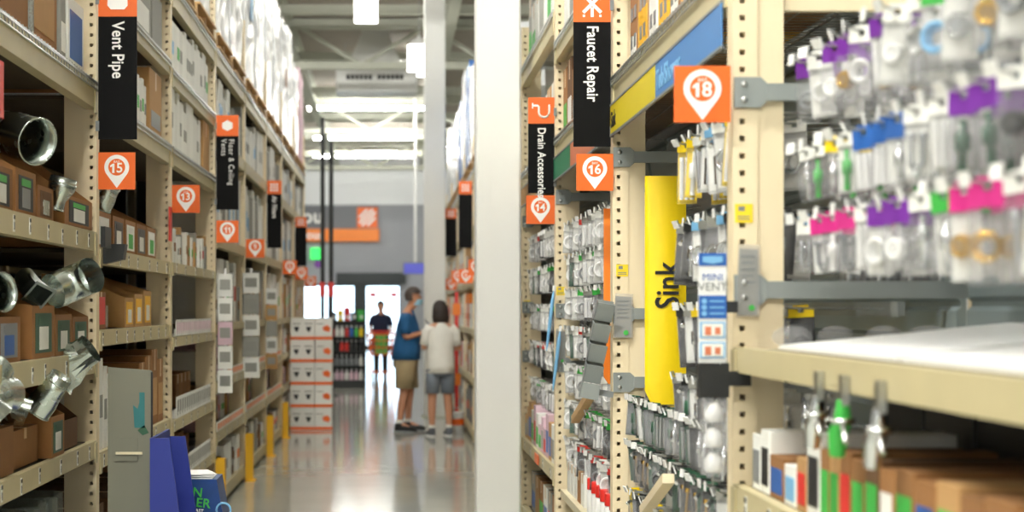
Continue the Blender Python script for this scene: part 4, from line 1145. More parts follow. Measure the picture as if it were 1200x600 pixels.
def hook(bay, y, z, u0, u1, flag=True):
    L = u1 - u0
    o = put('hook', cm(('hook', round(L, 3)), 'steel', lambda b: b.tube([(L, 0, 0), (0.02, 0, 0.004), (0.004, 0, 0.010), (0, 0, 0.022)], 0.003, 6)), bay.t, (bay.sg * u0, y - bay.y0, z))
    if flag:
        put('price_flag', cm('price_flag', 'plastic_white', lambda b: b.box(-0.006, -0.002, -0.017, 0.017, -0.008, 0.018)), o, (0, 0, 0.004), (0, rnd.uniform(-0.5, 0.2), rnd.uniform(-0.4, 0.4)))
    return o

def hook_row(bay, z, ys, u0, u1, specs, n, where, film='film', gap=0.055, twist=0.75):
    """a row of hooks, each loaded with n alike packs; specs cycle along the row"""
    rail = put('hook_rail', cm(('hook_rail', round(bay.y1 - bay.y0, 2)), 'grey_bracket', lambda b: b.box(-0.008, 0.012, 0.08, bay.y1 - bay.y0 - 0.005, -0.02, 0.02)), bay.t, (bay.sg * (u1 + 0.006), 0, z))
    for i, y in enumerate(ys):
        y += rnd.uniform(-0.02, 0.02)
        hook(bay, y, z, u0, u1)
        sp = specs[i] if i < len(specs) else rnd.choice(specs)
        if sp is None: continue
        w, hh, bh, head, cont, cmat = sp[:6]
        card = sp[6] if len(sp) > 6 else (rnd.choice(('white_card', None, None)) if bay is R0 else rnd.choice(('white_card', 'plastic_black', None)))
        for k in range(n if rnd.random() > 0.25 else max(1, n - 2)):
            u = u0 + 0.035 + k * gap
            if u > u1 - 0.02: break
            zz = z + 0.004 * (1 - (u - u0) / (u1 - u0)) - 0.0085
            pack(bay.W(u, y, zz), twist + rnd.uniform(-0.25, 0.25), w, hh, bh, head, cont, cmat,
                 '%s-topped %s pack, %s, %s hook, %s' % (COLN.get(head, head), PKN[cont].replace('_', ' '), where, ORD[i], ('frontmost', 'second back', 'third back', 'fourth back', 'fifth back', 'sixth back')[k]), '%s packs, %s' % (COLN.get(head, head), where), film, rnd.uniform(-0.10, 0.10), card)
COLN = {'white_card': 'white', 'plastic_white': 'plain white', 'plastic_black': 'black', 'light_blue': 'light blue', 'dark_green': 'dark green', 'grey_card': 'grey', 'yellow_guard': 'yellow', 'kraft_light': 'brown'}
def ys_from(y1, step, n): return [y1 - i * step for i in range(n)]

P = lambda *a: a
# nearest right bay, three rows of hooks
W, PU, GR, MG, BL = 'white_card', 'purple', 'green', 'magenta', 'blue'
hook_row(R0, 2.11, ys_from(4.05, 0.125, 14), 0.05, 0.50,
         [P(.06, .04, .11, PU, 'ring', 'plastic_grey'), P(.06, .035, .11, W, 'ring', 'plastic_white'), P(.065, .04, .11, PU, 'disc', 'plastic_white'), P(.06, .04, .11, PU, 'disc', 'brass'), P(.06, .03, .12, W, 'coil', 'plastic_white'),
          P(.065, .04, .10, PU, 'tubes', 'plastic_white'), P(.06, .03, .12, W, 'disc', 'plastic_white'), P(.07, .03, .12, W, 'coil', 'steel'), P(.07, .04, .12, GR, 'coil', 'light_blue'), P(.07, .04, .12, GR, 'disc', 'chrome'),
          P(.07, .04, .12, PU, 'disc', 'brass'), P(.07, .03, .13, W, 'coil', 'plastic_grey'), P(.08, .03, .13, W, 'disc', 'plastic_black'), P(.08, .03, .13, 'dark_green', 'coil', 'plastic_grey')], 5, 'top row of nearest right bay', gap=0.075)
hook_row(R0, 1.90, ys_from(4.05, 0.125, 14), 0.05, 0.50,
         [P(.05, .025, .10, W, 'stem', 'chrome'), P(.05, .025, .10, W, 'stem', 'green'), P(.05, .03, .10, 'yellow', 'stem', 'chrome'), P(.05, .025, .10, W, 'stem', 'green'), P(.055, .045, .09, BL, 'tubes', 'plastic_white'), P(.055, .045, .09, BL, 'tubes', 'plastic_white'),
          P(.055, .045, .09, BL, 'stem', 'chrome'), P(.055, .03, .10, W, 'bolts', 'chrome'), P(.055, .03, .10, W, 'tubes', 'plastic_white'), P(.06, .045, .10, PU, 'stem', 'dark_green'), P(.06, .045, .10, PU, 'stem', 'dark_green'), P(.06, .03, .11, W, 'disc', 'plastic_black'),
          P(.07, .03, .11, W, 'bolts', 'chrome'), P(.07, .03, .11, W, 'coil', 'plastic_grey')], 5, 'middle row of nearest right bay', gap=0.075)
hook_row(R0, 1.735, ys_from(4.05, 0.125, 14), 0.05, 0.50,
         [P(.055, .035, .09, W, 'bolts', 'chrome'), P(.055, .04, .09, MG, 'bolts', 'plastic_grey'), P(.055, .04, .09, MG, 'stem', 'plastic_white'), P(.055, .04, .09, MG, 'bolts', 'plastic_grey'), P(.055, .03, .10, W, 'tubes', 'plastic_white'), P(.065, .045, .10, PU, 'coil', 'plastic_white'),
          P(.065, .045, .10, PU, 'disc', 'plastic_white'), P(.055, .03, .11, W, 'stem', 'chrome'), P(.06, .04, .11, GR, 'stem', 'chrome'), P(.065, .045, .12, MG, 'disc', 'brass'), P(.065, .045, .13, MG, 'coil', 'brass'), P(.065, .03, .14, W, 'bolts', 'chrome'), P(.07, .045, .12, MG, 'disc', 'brass'), P(.07, .03, .12, W, 'coil', 'plastic_white')], 5, 'lowest row of nearest right bay', gap=0.075)
# wire rack with blue packs seen through the bay 18 upright frame, plus the shelf below
for i in range(10):
    pack(R1.W(0.36 + 0.028 * i, 4.72 + 0.02 * (i % 3), 1.93), 1.0, .06, .03, .12, 'light_blue' if i % 2 else 'blue', 'stem', 'chrome', 'blue and chrome pack behind the bay 18 upright, upper row, %s' % ORD[i], 'blue packs behind the bay 18 upright')
    pack(R1.W(0.36 + 0.028 * i, 4.70 + 0.02 * (i % 3), 1.745), 1.0, .06, .03, .14, 'blue', 'fauc', 'chrome', 'blue headed faucet pack behind the bay 18 upright, lower row, %s' % ORD[i], 'lower blue packs behind the bay 18 upright')

# white boards lying on the near shelf
for i, (ya, yb) in enumerate(((3.16, 4.12), (2.16, 3.12))):
    t = thing('white_sheet_stack', 'stack of white printed sheets on the near right shelf, %s of two' % ['farther', 'nearer'][i], 'paper', (XR + 0.035, (ya + yb) / 2, 1.433))
    w = (yb - ya) / 2
    put('sheets', MB().prism([(0, 0), (0.55, 0), (0.55, 0.062), (0.0, 0.008)], 'y', -w, w).mesh('sheets', 'white_paper'), t)
    put('top_sheet', MB().prism([(0.0, 0.0085), (0.55, 0.0625), (0.55, 0.064), (0.0, 0.010)], 'y', -w + 0.01, w - 0.02).mesh('top_sheet', 'plastic_white'), t)
o = put('cardboard_tray', MB().prism([(0, 0), (0.16, 0), (0.16, 0.11), (0.0, 0.09)], 'y', -0.24, 0.24).mesh('tray', 'kraft_dark'), None, (XR + 0.60, 3.7, 1.433), (0, 0, 0))
o.location.x = XR + 0.59 - 0.10 + 0.10
o.scale = (0.25, 1, 0.75)
tag(o, 'flat brown cardboard piece behind the white sheets', 'cardboard')
for i in range(5):
    o = put('poly_bag', cm('poly', 'film', lambda b: b.ball((0, 0, 0.028), 0.053, 0.045, 0.028, 10, 6)), None, (XR + 0.10 + 0.115 * i, 4.26 + 0.02 * (i % 2), 1.432), (0, 0, i))
    tag(o, 'clear bag of small parts on the near shelf, %s from the upright' % ORD[i], 'plastic bag', 'clear bags beside the upright')

# shelf under the white sheets: boxes with green and red labels
g = 'boxes on the shelf under the white sheets'
y = 4.40
spec = [(.10, .15, 'white_card', 'plastic_grey'), (.10, .17, 'white_card', 'black'), (.16, .11, 'kraft', 'blue'), (.12, .10, 'white_card', 'light_blue'), (.10, .13, 'kraft_light', 'red'), (.12, .20, 'white_card', 'plastic_black'),
        (.08, .17, 'kraft', 'green'), (.08, .17, 'kraft_light', 'green'), (.09, .18, 'kraft', 'red'), (.10, .17, 'kraft', 'green'), (.10, .18, 'kraft_dark', 'green'), (.10, .17, 'kraft', 'white_card'), (.12, .18, 'kraft', 'green'),
        (.12, .17, 'kraft', 'blue'), (.12, .18, 'kraft_light', 'green'), (.12, .17, 'kraft', 'red'), (.14, .18, 'kraft', 'green'), (.14, .17, 'kraft', 'white_card')]
for i, (w, h, mt, lb) in enumerate(spec):
    carton(R0, 0.03, y - w / 2, 1.072, round(w * .95, 3), 0.30, h * 0.92, 'small %s box with %s label under the white sheets, %s from the upright' % ({'kraft': 'brown', 'kraft_light': 'light brown', 'kraft_dark': 'dark brown', 'white_card': 'white'}[mt], COLN.get(lb, lb).replace('plastic_', ''), ORD[i]), g, mt, lab=lb, lh=0.6, tape=False)
    y -= w
for i in range(6):  # black boxes added to darken the gap behind the labelled ones
    carton(R0, 0.36, 4.22 - i * 0.36, 1.072, 0.34, 0.24, 0.27, 'black filler box for shade behind the labelled boxes, %s from the upright' % ORD[i], 'black fillers for shade behind the labelled boxes', 'black', tape=False)
# clip-on chrome fittings hanging from the near beam
for i, (x, yy, col, s) in enumerate(((972, 3.55, 'chrome', 'dark, farthest'), (1003, 3.35, 'green', 'bright green'), (1045, 3.1, 'chrome', 'largest, nearest'))):
    t = thing('clip_on_fitting', 'chrome fitting hanging from the near shelf beam, ' + s, 'fitting', (XR - 0.012, yy, 1.40), group='fittings on the near beam')
    put('clip', MB().box(-0.006, 0.010, -0.012, 0.012, -0.06, 0.0).mesh('clip', 'steel'), t)
    bd = put('body', MB().tube([(0.0, 0, -0.05), (0.0, 0.004, -0.09), (-0.004, 0.02, -0.115), (-0.004, 0.03, -0.16)], [0.012, 0.017, 0.02, 0.016], 10).mesh('body', col), t)
    put('collar', MB().torus((0, 0.004, -0.09), 0.02, 0.006, 'z', 14, 6).mesh('collar', 'chrome'), bd)
    put('lever', MB().tube([(0.0, 0, -0.10), (-0.008, -0.03, -0.10), (-0.008, -0.05, -0.13)], 0.006, 6).mesh('lever', 'steel'), bd)

# ------------------------------------------------------------------ long banner under the top beam of bay 18 and 16
def banner(bay, ya, yb, z0, z1, mat, label, text=None, tmat='sign_white', size=0.085, yt=None):
    t = thing('shelf_banner', label, 'banner', (XR - 0.008, ya, z0), group='coloured banners under the right top beams')
    put('strip', MB().box(-0.004, 0, 0, yb - ya, 0, z1 - z0).mesh('strip', mat), t)
    put('channel', MB().box(-0.006, 0.004, 0, yb - ya, z1 - z0, z1 - z0 + 0.008).mesh('channel', 'plastic_grey'), t)
    put('channel', MB().box(-0.006, 0.004, 0, yb - ya, -0.008, 0).mesh('channel', 'plastic_grey'), t)
    if text:
        put('lettering', text_mesh(text, size, tmat, 0, 'LEFT', 0.0015), t, (-0.005, yt - ya, (z1 - z0) * 0.45), (0, 0, -PI / 2))
banner(R1, 4.60, 5.76, 2.24, 2.355, 'banner_blue', 'blue shelf banner reading Tub/Shower above the bay 18 sign', 'Tub/Shower', 'light_blue', 0.095, 5.74)
banner(R1, 5.765, 6.975, 2.24, 2.355, 'banner_yellow', 'yellow shelf banner reading Sink beside the Faucet Repair sign', 'Sink', 'black', 0.09, 6.94)
banner(R2, 7.08, 8.55, 2.24, 2.355, 'banner_orange', 'orange shelf banner between the bay 16 sign and the green banner')
banner(R2, 8.555, 9.45, 2.24, 2.355, 'banner_green', 'green shelf banner above the bay 14 sign')
banner(R3, 9.56, 11.9, 2.24, 2.355, 'kraft_light', 'tan shelf banner beside the white column')

# grey slatted valance at the back under the top beams
for bay in (R1, R2, R3):
    for k in range(4):
        put('valance_slat', cm('valance_slat', 'back_steel', lambda b: b.prism([(0, 0), (0.012, 0), (0.012, 0.098), (-0.012, 0.098)], 'y', 0.08, 2.47)), bay.t, (0.535, 0, 1.96 + 0.1 * k))
# top stock on the right
g = 'printed cartons above the blue and yellow banner'
y = 4.66; i = 0
while y < 6.9:
    w = (0.20, 0.26, 0.22, 0.30)[i % 4]
    w = min(w, 6.93 - y)
    if w < 0.12: break
    mt = ('white_card', 'kraft_light', 'kraft', 'kraft_light', 'kraft', 'yellow_guard')[i % 6]
    h = (0.30, 0.44, 0.42, 0.46)[i % 4]
    c = carton(R1, 0.05, y + w / 2, 2.478, round(w * 0.97, 3), 0.45, h, 'printed carton above the blue and yellow banner, %s from the near post' % ORD[i], g, mt, lab='yellow_guard' if i % 2 else 'white_card', lh=0.3, tape=False)
    for r_ in range(3):
        for q in range(2):
            put('sticker', cm('stk', 'plastic_grey', lambda b: b.box(-0.003, 0, -0.025, 0.025, 0, 0.05)), c, (0, -0.045 + 0.09 * q, 0.08 + 0.11 * r_))
    y += w; i += 1
for bay, nm in ((R2, '16'), (R3, '14')):
    for z, mats, h0 in ((2.478, ('kraft', 'kraft_light', 'kraft', 'kraft_dark'), 0.38), (3.01 if bay is R2 else 3.21, ('white_card', 'grey_card', 'white_card'), 0.45)):
        y = bay.y0 + 0.12; i = 0
        while y < bay.y1 - 0.2:
            w = rnd.choice((0.24, 0.30, 0.34)); w = min(w, bay.y1 - 0.04 - y)
            if bay is R3 and z < 3: mats = ('white_card', 'white_card', 'kraft_light')
            carton(bay, 0.04, y + w / 2, z, round(w * .96, 3), 0.5, h0 * rnd.choice((0.8, 0.95, 1.0)), '%s carton on the %s shelf above the %s' % (ORD[i], 'top' if z > 3 else 'high', {'16': 'orange and green banners', '14': 'tan banner'}[nm]), 'cartons above the bay %s sign' % nm, mats[i % len(mats)], lab=rnd.choice(('white_card', 'green', 'grey_card', None)), lh=0.35)
            y += w; i += 1
for i in range(6):
    carton(R1, 0.05, 4.85 + i * 0.38, 3.008, 0.36, 0.5, 0.4, '%s grey carton on the top shelf above the printed cartons' % ORD[i], 'top grey cartons above bay 18', 'grey_card')

# ------------------------------------------------------------------ bay 18 hooks
yr = ys_from(5.62, 0.13, 8)
hook_row(R1, 2.07, yr, 0.04, 0.46, [P(.07, .03, .17, 'yellow', 'tubes', 'plastic_white', 'yellow'), P(.07, .03, .16, 'yellow', 'stem', 'plastic_white', 'yellow'), P(.07, .03, .15, 'white_card', 'tubes', 'chrome'), P(.08, .03, .16, 'white_card', 'fauc', 'chrome', 'white_card'), P(.09, .03, .17, 'light_blue', 'fauc', 'chrome', 'white_card'), P(.09, .03, .17, 'white_card', 'coil', 'chrome')], 3, 'top row of the Sink bay', gap=0.10, twist=0.85)
hook_row(R1, 1.80, yr, 0.04, 0.46, [P(.08, .03, .17, 'grey_card', 'fauc', 'chrome'), P(.08, .03, .15, 'plastic_black', 'stem', 'chrome', 'plastic_black'), P(.08, .03, .16, 'light_blue', 'coil', 'chrome', 'white_card'), P(.08, .03, .16, 'grey_card', 'disc', 'chrome')], 3, 'second row of the Sink bay', gap=0.11, twist=0.85)
hook_row(R1, 1.53, yr, 0.04, 0.46, [P(.08, .03, .17, 'plastic_black', 'fauc', 'chrome', 'plastic_black'), P(.08, .03, .15, 'grey_card', 'stem', 'chrome'), P(.08, .03, .15, 'yellow', 'disc', 'plastic_black', 'plastic_black')], 3, 'third row of the Sink bay', gap=0.11, twist=0.85)
hook_row(R1, 1.30, ys_from(5.7, 0.13, 9), 0.04, 0.46, [P(.08, .025, .13, 'grey_card', 'fauc', 'chrome', 'plastic_black'), P(.08, .03, .15, 'plastic_black', 'stem', 'dark_green'), P(.08, .03, .15, 'grey_card', 'stem', 'chrome')], 3, 'fourth row of the Sink bay', gap=0.11, twist=0.85)
hook_row(R1, 1.17, ys_from(6.85, 0.11, 18), 0.04, 0.46, [P(.07, .025, .13, 'dark_green', 'stem', 'dark_green', 'plastic_grey'), P(.07, .025, .13, 'plastic_black', 'tubes', 'steel', 'dark_green'), P(.07, .025, .13, 'grey_card', 'stem', 'chrome')], 3, 'fifth row of the Sink bay', gap=0.12, twist=0.85)
hook_row(R1, 0.99, ys_from(6.85, 0.11, 18), 0.04, 0.46, [P(.07, .025, .13, 'plastic_black', 'fauc', 'chrome', 'dark_green'), P(.07, .025, .13, 'dark_green', 'bolts', 'brass', 'plastic_black'), P(.07, .025, .13, 'grey_card', 'disc', 'plastic_black')], 3, 'sixth row of the Sink bay', gap=0.12, twist=0.85)
hook_row(R1, 0.80, ys_from(6.85, 0.13, 15), 0.04, 0.46, [P(.08, .025, .15, 'yellow', 'fauc', 'chrome', 'yellow'), P(.08, .025, .15, 'grey_card', 'disc', 'plastic_white', 'plastic_grey'), P(.08, .025, .15, 'plastic_black', 'stem', 'chrome', 'plastic_black')], 3, 'seventh row of the Sink bay', gap=0.12, twist=0.85)
hook_row(R1, 0.60, ys_from(6.85, 0.17, 12), 0.04, 0.46, [P(.08, .025, .16, 'kraft_light', 'fauc', 'chrome', 'plastic_grey'), P(.08, .025, .16, 'plastic_black', 'disc', 'chrome', 'plastic_black')], 2, 'lowest row of the Sink bay', gap=0.16, twist=0.85)

# tall yellow Sink divider sign
t = thing('divider_sign', 'tall curved yellow vertical sign reading Sink', 'sign', (XR + 0.05, 6.42, 1.16))
w, H = 0.155, 0.87
b = MB()
cols = 10; rows = 14
pts = []
for j in range(rows + 1):
    z = H * j / rows
    e = 0.0
    for i in range(cols + 1):
        x = w * i / cols
        lo = 0.0
        if z < 0.03: x = 0.03 - math.sqrt(max(0, 0.03 ** 2 - (0.03 - z) ** 2)) + (w - 2 * (0.03 - math.sqrt(max(0, 0.03 ** 2 - (0.03 - z) ** 2)))) * i / cols
        pts.append((x, -0.018 * math.sin(PI * i / cols) * (0.5 + 0.5 * math.sin(PI * j / rows)), z))
n = cols + 1
b.add(pts + [(p[0], p[1] + 0.004, p[2]) for p in pts],
      [(j * n + i, j * n + i + 1, (j + 1) * n + i + 1, (j + 1) * n + i) for j in range(rows) for i in range(cols)] +
      [((rows + 1) * n + j * n + i, (rows + 1) * n + (j + 1) * n + i, (rows + 1) * n + (j + 1) * n + i + 1, (rows + 1) * n + j * n + i + 1) for j in range(rows) for i in range(cols)] +
      [(j * n, (j + 1) * n, (rows + 1) * n + (j + 1) * n, (rows + 1) * n + j * n) for j in range(rows)], 0, True)
put('panel', b.mesh('panel', 'yellow'), t)
put('lettering', text_mesh('Sink', 0.125, 'black', -1, 'LEFT', 0.0015), t, (0.085, -0.021, 0.37))
put('mount', MB().box(0.0, 0.30, 0.004, 0.02, H - 0.06, H - 0.03).mesh('mount', 'grey_bracket'), t)

# MINI VENT strip display on the bay 18 upright
t = thing('strip_display', 'blue and white MINI VENT strip display hanging at the bay 18 upright', 'display', (0.828, 4.44, 1.39))
put('panel', MB().box(-0.036, 0.036, 0, 0.010, 0, 0.285).mesh('panel', 'plastic_white'), t)
put('logo_field', MB().box(-0.036, 0.036, -0.002, 0, 0.252, 0.285).mesh('logo_field', 'blue'), t)
put('logo', MB().prism([(-0.026, 0.262), (0, 0.257), (0.026, 0.262), (0.026, 0.277), (-0.026, 0.277)], 'y', -0.0035, -0.002).mesh('logo', 'light_blue'), t)
put('lettering', text_mesh('MINI', 0.026, 'blue', 0, 'CENTER', 0), t, (0, -0.002, 0.222))
put('lettering', text_mesh('VENT', 0.030, 'plastic_grey', 0, 'CENTER', 0.0), t, (0, -0.002, 0.197))
put('blue_field', MB().box(-0.036, 0.036, -0.002, 0, 0.115, 0.175).mesh('blue_field', 'blue'), t)
for k in range(3):
    put('icon', cm('mv_icon', 'light_blue', lambda b: b.cyl((0, -0.0035, 0), (0, -0.002, 0), 0.007, n=12)), t, (-0.022, 0, 0.160 - 0.016 * k))
    put('text_line', cm('mv_line', 'light_blue', lambda b: b.box(-0.008, 0.03, -0.003, -0.002, -0.002, 0.002)), t, (0, 0, 0.160 - 0.016 * k))
for k in range(2):
    p = put('picture', cm('mv_pic', 'light_blue', lambda b: b.box(-0.033, 0.033, -0.002, 0, 0, 0.042)), t, (0, 0, 0.012 + 0.052 * k))
    put('photo', cm('mv_ph', 'white_card', lambda b: b.box(-0.028, 0.028, -0.003, -0.002, 0.004, 0.038)), p)
    put('product_picture', cm('mv_pp', 'banner_orange', lambda b: b.box(-0.020, -0.004, -0.004, -0.003, 0.008, 0.03).box(0.006, 0.02, -0.004, -0.003, 0.01, 0.028)), p)
put('black_pocket', MB().box(-0.040, 0.038, -0.03, 0.010, -0.09, 0.0).mesh('black_pocket', 'plastic_black'), t)
put('clamp', MB().box(0.038, 0.098, -0.012, 0.010, -0.060, -0.022).mesh('clamp', 'plastic_black'), t)
put('clamp', MB().box(0.036, 0.066, 0.0, 0.012, 0.13, 0.16).mesh('clamp', 'plastic_black'), t)
put('wire', MB().cyl((0, 0.002, -0.09), (0, 0.002, -0.32), 0.002, n=5).mesh('wire', 'steel'), t)
for k in range(3):
    p = put('vent', cm('mini_vent', 'plastic_white', lambda b: b.lathe([(0.0, 0), (0.020, 0.002), (0.024, 0.01), (0.024, 0.032), (0.019, 0.04), (0.012, 0.052), (0, 0.052)], 14)), t, (0.0, -0.014, -0.155 - k * 0.065))
    put('blister', cm('mv_bl', 'film', lambda b: b.cbox(-0.034, 0.034, -0.026, 0.026, -0.004, 0.058, 0.008)), p)

# paper holders and yellow stickers on the right uprights
def holder(x0, x1, ya, yb, d, label):
    a = px(x0, yb, d); c = px(x1, ya, d)
    t = thing('paper_holder', label, 'paper holder', (a.x, d, a.z), group='paper holders on the right uprights')
    w, h = c.x - a.x, c.z - a.z
    put('pocket', MB().prism([(0, 0), (w, 0), (w * 1.02, h * .98), (w * 0.12, h)], 'y', -0.014, -0.002).mesh('pocket', 'film'), t)
    put('paper', MB().prism([(w * .06, h * .02), (w * .92, h * .02), (w * .95, h * .92), (w * 0.14, h * .94)], 'y', -0.010, -0.006).mesh('paper', 'grey_card'), t)
    for k in range(5):
        put('text_line', MB().box(w * .2, w * (.8 - .06 * (k % 2)), -0.0145, -0.014, h * (.82 - .09 * k), h * (.84 - .09 * k)).mesh('line', 'plastic_grey'), t)
    put('green_dot', MB().cyl((w * .65, -0.0155, h * .12), (w * .65, -0.0145, h * .12), w * .13, n=12).mesh('dot', 'green'), t)
holder(862, 889, 286, 371, 4.495, 'clear paper holder on the bay 18 upright below the yellow sticker')
holder(718, 741, 344, 396, 6.97, 'clear paper holder beside the grey pocket strip')
holder(650, 663, 385, 428, 9.45, 'small clear paper holder on the bay 14 upright')
def sticker(x0, x1, ya, yb, d, label):
    a = px(x0, yb, d); c = px(x1, ya, d)
    t = thing('yellow_sticker', label, 'sticker', (a.x, d - 0.001, a.z), group='yellow stickers on the right uprights')
    w, h = c.x - a.x, c.z - a.z
    put('label', MB().box(0, w, -0.001, 0, 0, h).mesh('label', 'sticker_yellow'), t)
    put('print', MB().box(w * .2, w * .55, -0.0016, -0.001, h * .62, h * .88).box(w * .15, w * .85, -0.0016, -0.001, h * .3, h * .36).box(w * .15, w * .85, -0.0016, -0.001, h * .16, h * .22).mesh('print', 'plastic_grey'), t)
sticker(861, 882, 239, 261, 4.5, 'largest yellow sticker, on the near cream upright')
sticker(722, 736, 310, 324, 6.98, 'yellow sticker on the upright left of the yellow Sink sign')
sticker(652, 662, 336, 346, 9.46, 'small yellow sticker on the upright left of the orange divider')
sticker(614, 621, 352, 362, 11.94, 'yellow sticker on the upright beside the white column')

# ------------------------------------------------------------------ bays 16 and 14
for bay, nm, zs in ((R2, 'Faucet Repair', (1.98, 1.80, 1.62, 1.42, 1.22, 1.02, 0.82)), (R3, 'Drain Accessories', (2.0, 1.78, 1.54, 1.30, 1.05))):
    for q, z in enumerate(zs):
        hook_row(bay, z, ys_from(bay.y1 - 0.16, 0.2, 10), 0.04, 0.46,
                 [P(.09, .035, .12, 'white_card', 'coil', 'plastic_white', 'white_card'), P(.08, .03, .13, 'grey_card', 'stem', 'chrome', 'dark_green' if q % 2 else None), P(.09, .035, .12, 'white_card', 'disc', 'plastic_white', 'white_card'), P(.08, .03, .13, 'green' if q % 3 else 'red', 'ring', 'plastic_grey'), P(.08, .03, .12, 'grey_card', 'tubes', 'plastic_white')],
                 2, '%s row of the %s bay' % (['top', 'second', 'third', 'fourth', 'fifth', 'sixth', 'seventh'][q], nm), gap=0.17, twist=0.85)
t = thing('divider_sign', 'narrow tall orange vertical divider behind the bay 16 upright', 'sign', (XR + 0.045, 7.3 + 1.95, 1.08))
t.location = (px(707.5, 450, 7.2).x, 7.2, px(708, 450, 7.2).z)
put('panel', MB().prism([(0, 0.03), (0.02, 0), (0.14, 0), (0.14, 0.74), (0, 0.74)], 'y', 0, 0.006).mesh('panel', 'orange'), t)
put('mount', MB().box(0.02, 0.3, 0.006, 0.02, 0.66, 0.69).mesh('mount', 'grey_bracket'), t)
t = thing('literature_rack', 'tilted grey plastic pocket strip hanging beside the bay 16 upright', 'rack', (0.80, 6.92, 1.23), rot=(0, 0.18, 0))
for k in range(4):
    p = put('pocket', cm('lit_pocket', 'grey_bracket', lambda b: b.prism([(0, 0), (-0.03, 0.07), (-0.026, 0.072), (0.004, 0.004), (0.03, 0.004), (0.03, 0.085), (0.034, 0.085), (0.034, 0)], 'x', -0.035, 0.035)), t, (0, 0, k * 0.085))
    put('side', cm('lit_side', 'plastic_grey', lambda b: b.prism([(0, 0), (-0.03, 0.07), (0.034, 0.085), (0.034, 0)], 'x', -0.037, -0.033)), p)
put('arm', MB().box(0.0, 0.10, 0.03, 0.04, -0.045, -0.02).mesh('arm', 'plastic_grey'), t)
put('base_pocket', MB().box(-0.04, 0.035, -0.03, 0.034, -0.065, -0.003).mesh('base_pocket', 'grey_bracket'), t)
# red topped cans and boxes low in bay 16
put('shelf_board', MB().box(0.02, RD - 0.1, 0.08, 2.4, 0.50, 0.54).mesh('shelf_board', 'cream_worn'), R2.t)
for i in range(14):
    t = thing('red_cap_can', 'small can with a red cap below the orange divider, %s from the near post' % ORD[i], 'can', R2.W(0.07 + 0.11 * (i % 2), 7.2 + 0.085 * i, 0.541), 0, 'red capped cans in bay 16')
    put('body', cm('can_body', 'plastic_white', lambda b: b.lathe([(0.0, 0), (0.033, 0), (0.035, 0.004), (0.035, 0.11), (0.03, 0.12), (0, 0.12)], 14)), t)
    put('cap', cm('can_cap', 'red', lambda b: b.lathe([(0.034, 0), (0.034, 0.05), (0.03, 0.055), (0, 0.055)], 14)), t, (0, 0, 0.12))
for i in range(5):
    carton(R2, 0.05, 8.55 + i * 0.17, 0.541, 0.155, 0.4, 0.16, '%s small carton behind the red capped cans' % ORD[i], 'cartons low in bay 16', rnd.choice(('kraft', 'white_card')))
put('brace_slat', MB().box(-0.02, 0.02, -0.42, 0.42, -0.018, 0.018).mesh('slat', 'wood'), R2.t, (0.03, 1.32, 1.06), (-0.23, 0, 0))
put('brace_slat', MB().box(-0.02, 0.02, -0.28, 0.28, -0.016, 0.016).mesh('slat', 'cream'), R1.t, (0.02, 1.45, 0.88), (-0.31, 0, 0))
# bay 14: light blue wrapped tubes and boxed goods
for i in range(2):
    t = thing('wrapped_tube', 'light blue wrapped tube beside the bay 14 upright, %s from the left' % ORD[i], 'tube', (0.835 + 0.035 * i, 9.36, 1.30 - 0.22 * i), 0, 'light blue tubes', rot=(0, 0.12, 0))
    put('sleeve', cm('blue_sleeve', 'light_blue', lambda b: b.lathe([(0.002, 0), (0.007, 0.04), (0.010, 0.15), (0.010, 0.28), (0.004, 0.33), (0, 0.33)], 10)), t)
    put('cap', cm('blue_cap', 'plastic_white', lambda b: b.lathe([(0.008, 0), (0.008, 0.03), (0, 0.03)], 8)), t, (0, 0, 0.33))
y = 9.6; i = 0
while y < 11.8:
    w = rnd.choice((0.14, 0.18, 0.22))
    carton(R3, 0.02, y + w / 2, 0.642, round(w * .95, 3), 0.4, rnd.choice((0.16, 0.22, 0.26)), 'small printed box on the low shelf past the white column, %s' % ORD[i], 'boxes on the low shelf of bay 14', rnd.choice(('white_card', 'kraft_light', 'pink', 'white_card')), lab=rnd.choice(('green', 'red', 'grey_card', 'blue')), lh=0.5, tape=False)
    y += w; i += 1
for bay, nm in ((R2, '16'), (R3, '14'), (R1, '18'), (R0, 'nearest')):
    for q, z in enumerate((0.162, 0.622) if bay is R0 else (0.162,)):
        y = bay.y0 + 0.12; i = 0
        while y < bay.y1 - 0.25:
            carton(bay, 0.05, y + 0.15, z, 0.29, 0.5, 0.26 if z < .5 else 0.3, '%s carton on the %s shelf of the %s bay' % (ORD[i], ['floor', 'low'][q], {'16': 'Faucet Repair', '14': 'Drain Accessories', '18': 'Sink', 'nearest': 'nearest right'}[nm]), 'floor shelf cartons of the right bay %s' % nm, rnd.choice(('kraft', 'white_card', 'kraft_light', 'grey_card')), lab=rnd.choice(('green', 'red', 'blue', None)))
            y += 0.305; i += 1
o = put('shelf_talker', MB().box(-0.004, 0, -0.13, 0.13, -0.03, 0.03).mesh('talker', 'sign_orange'), None, (XR - 0.008, 10.6, 0.60))
tag(o, 'orange shelf tag on the low beam of bay 14', 'shelf tag')

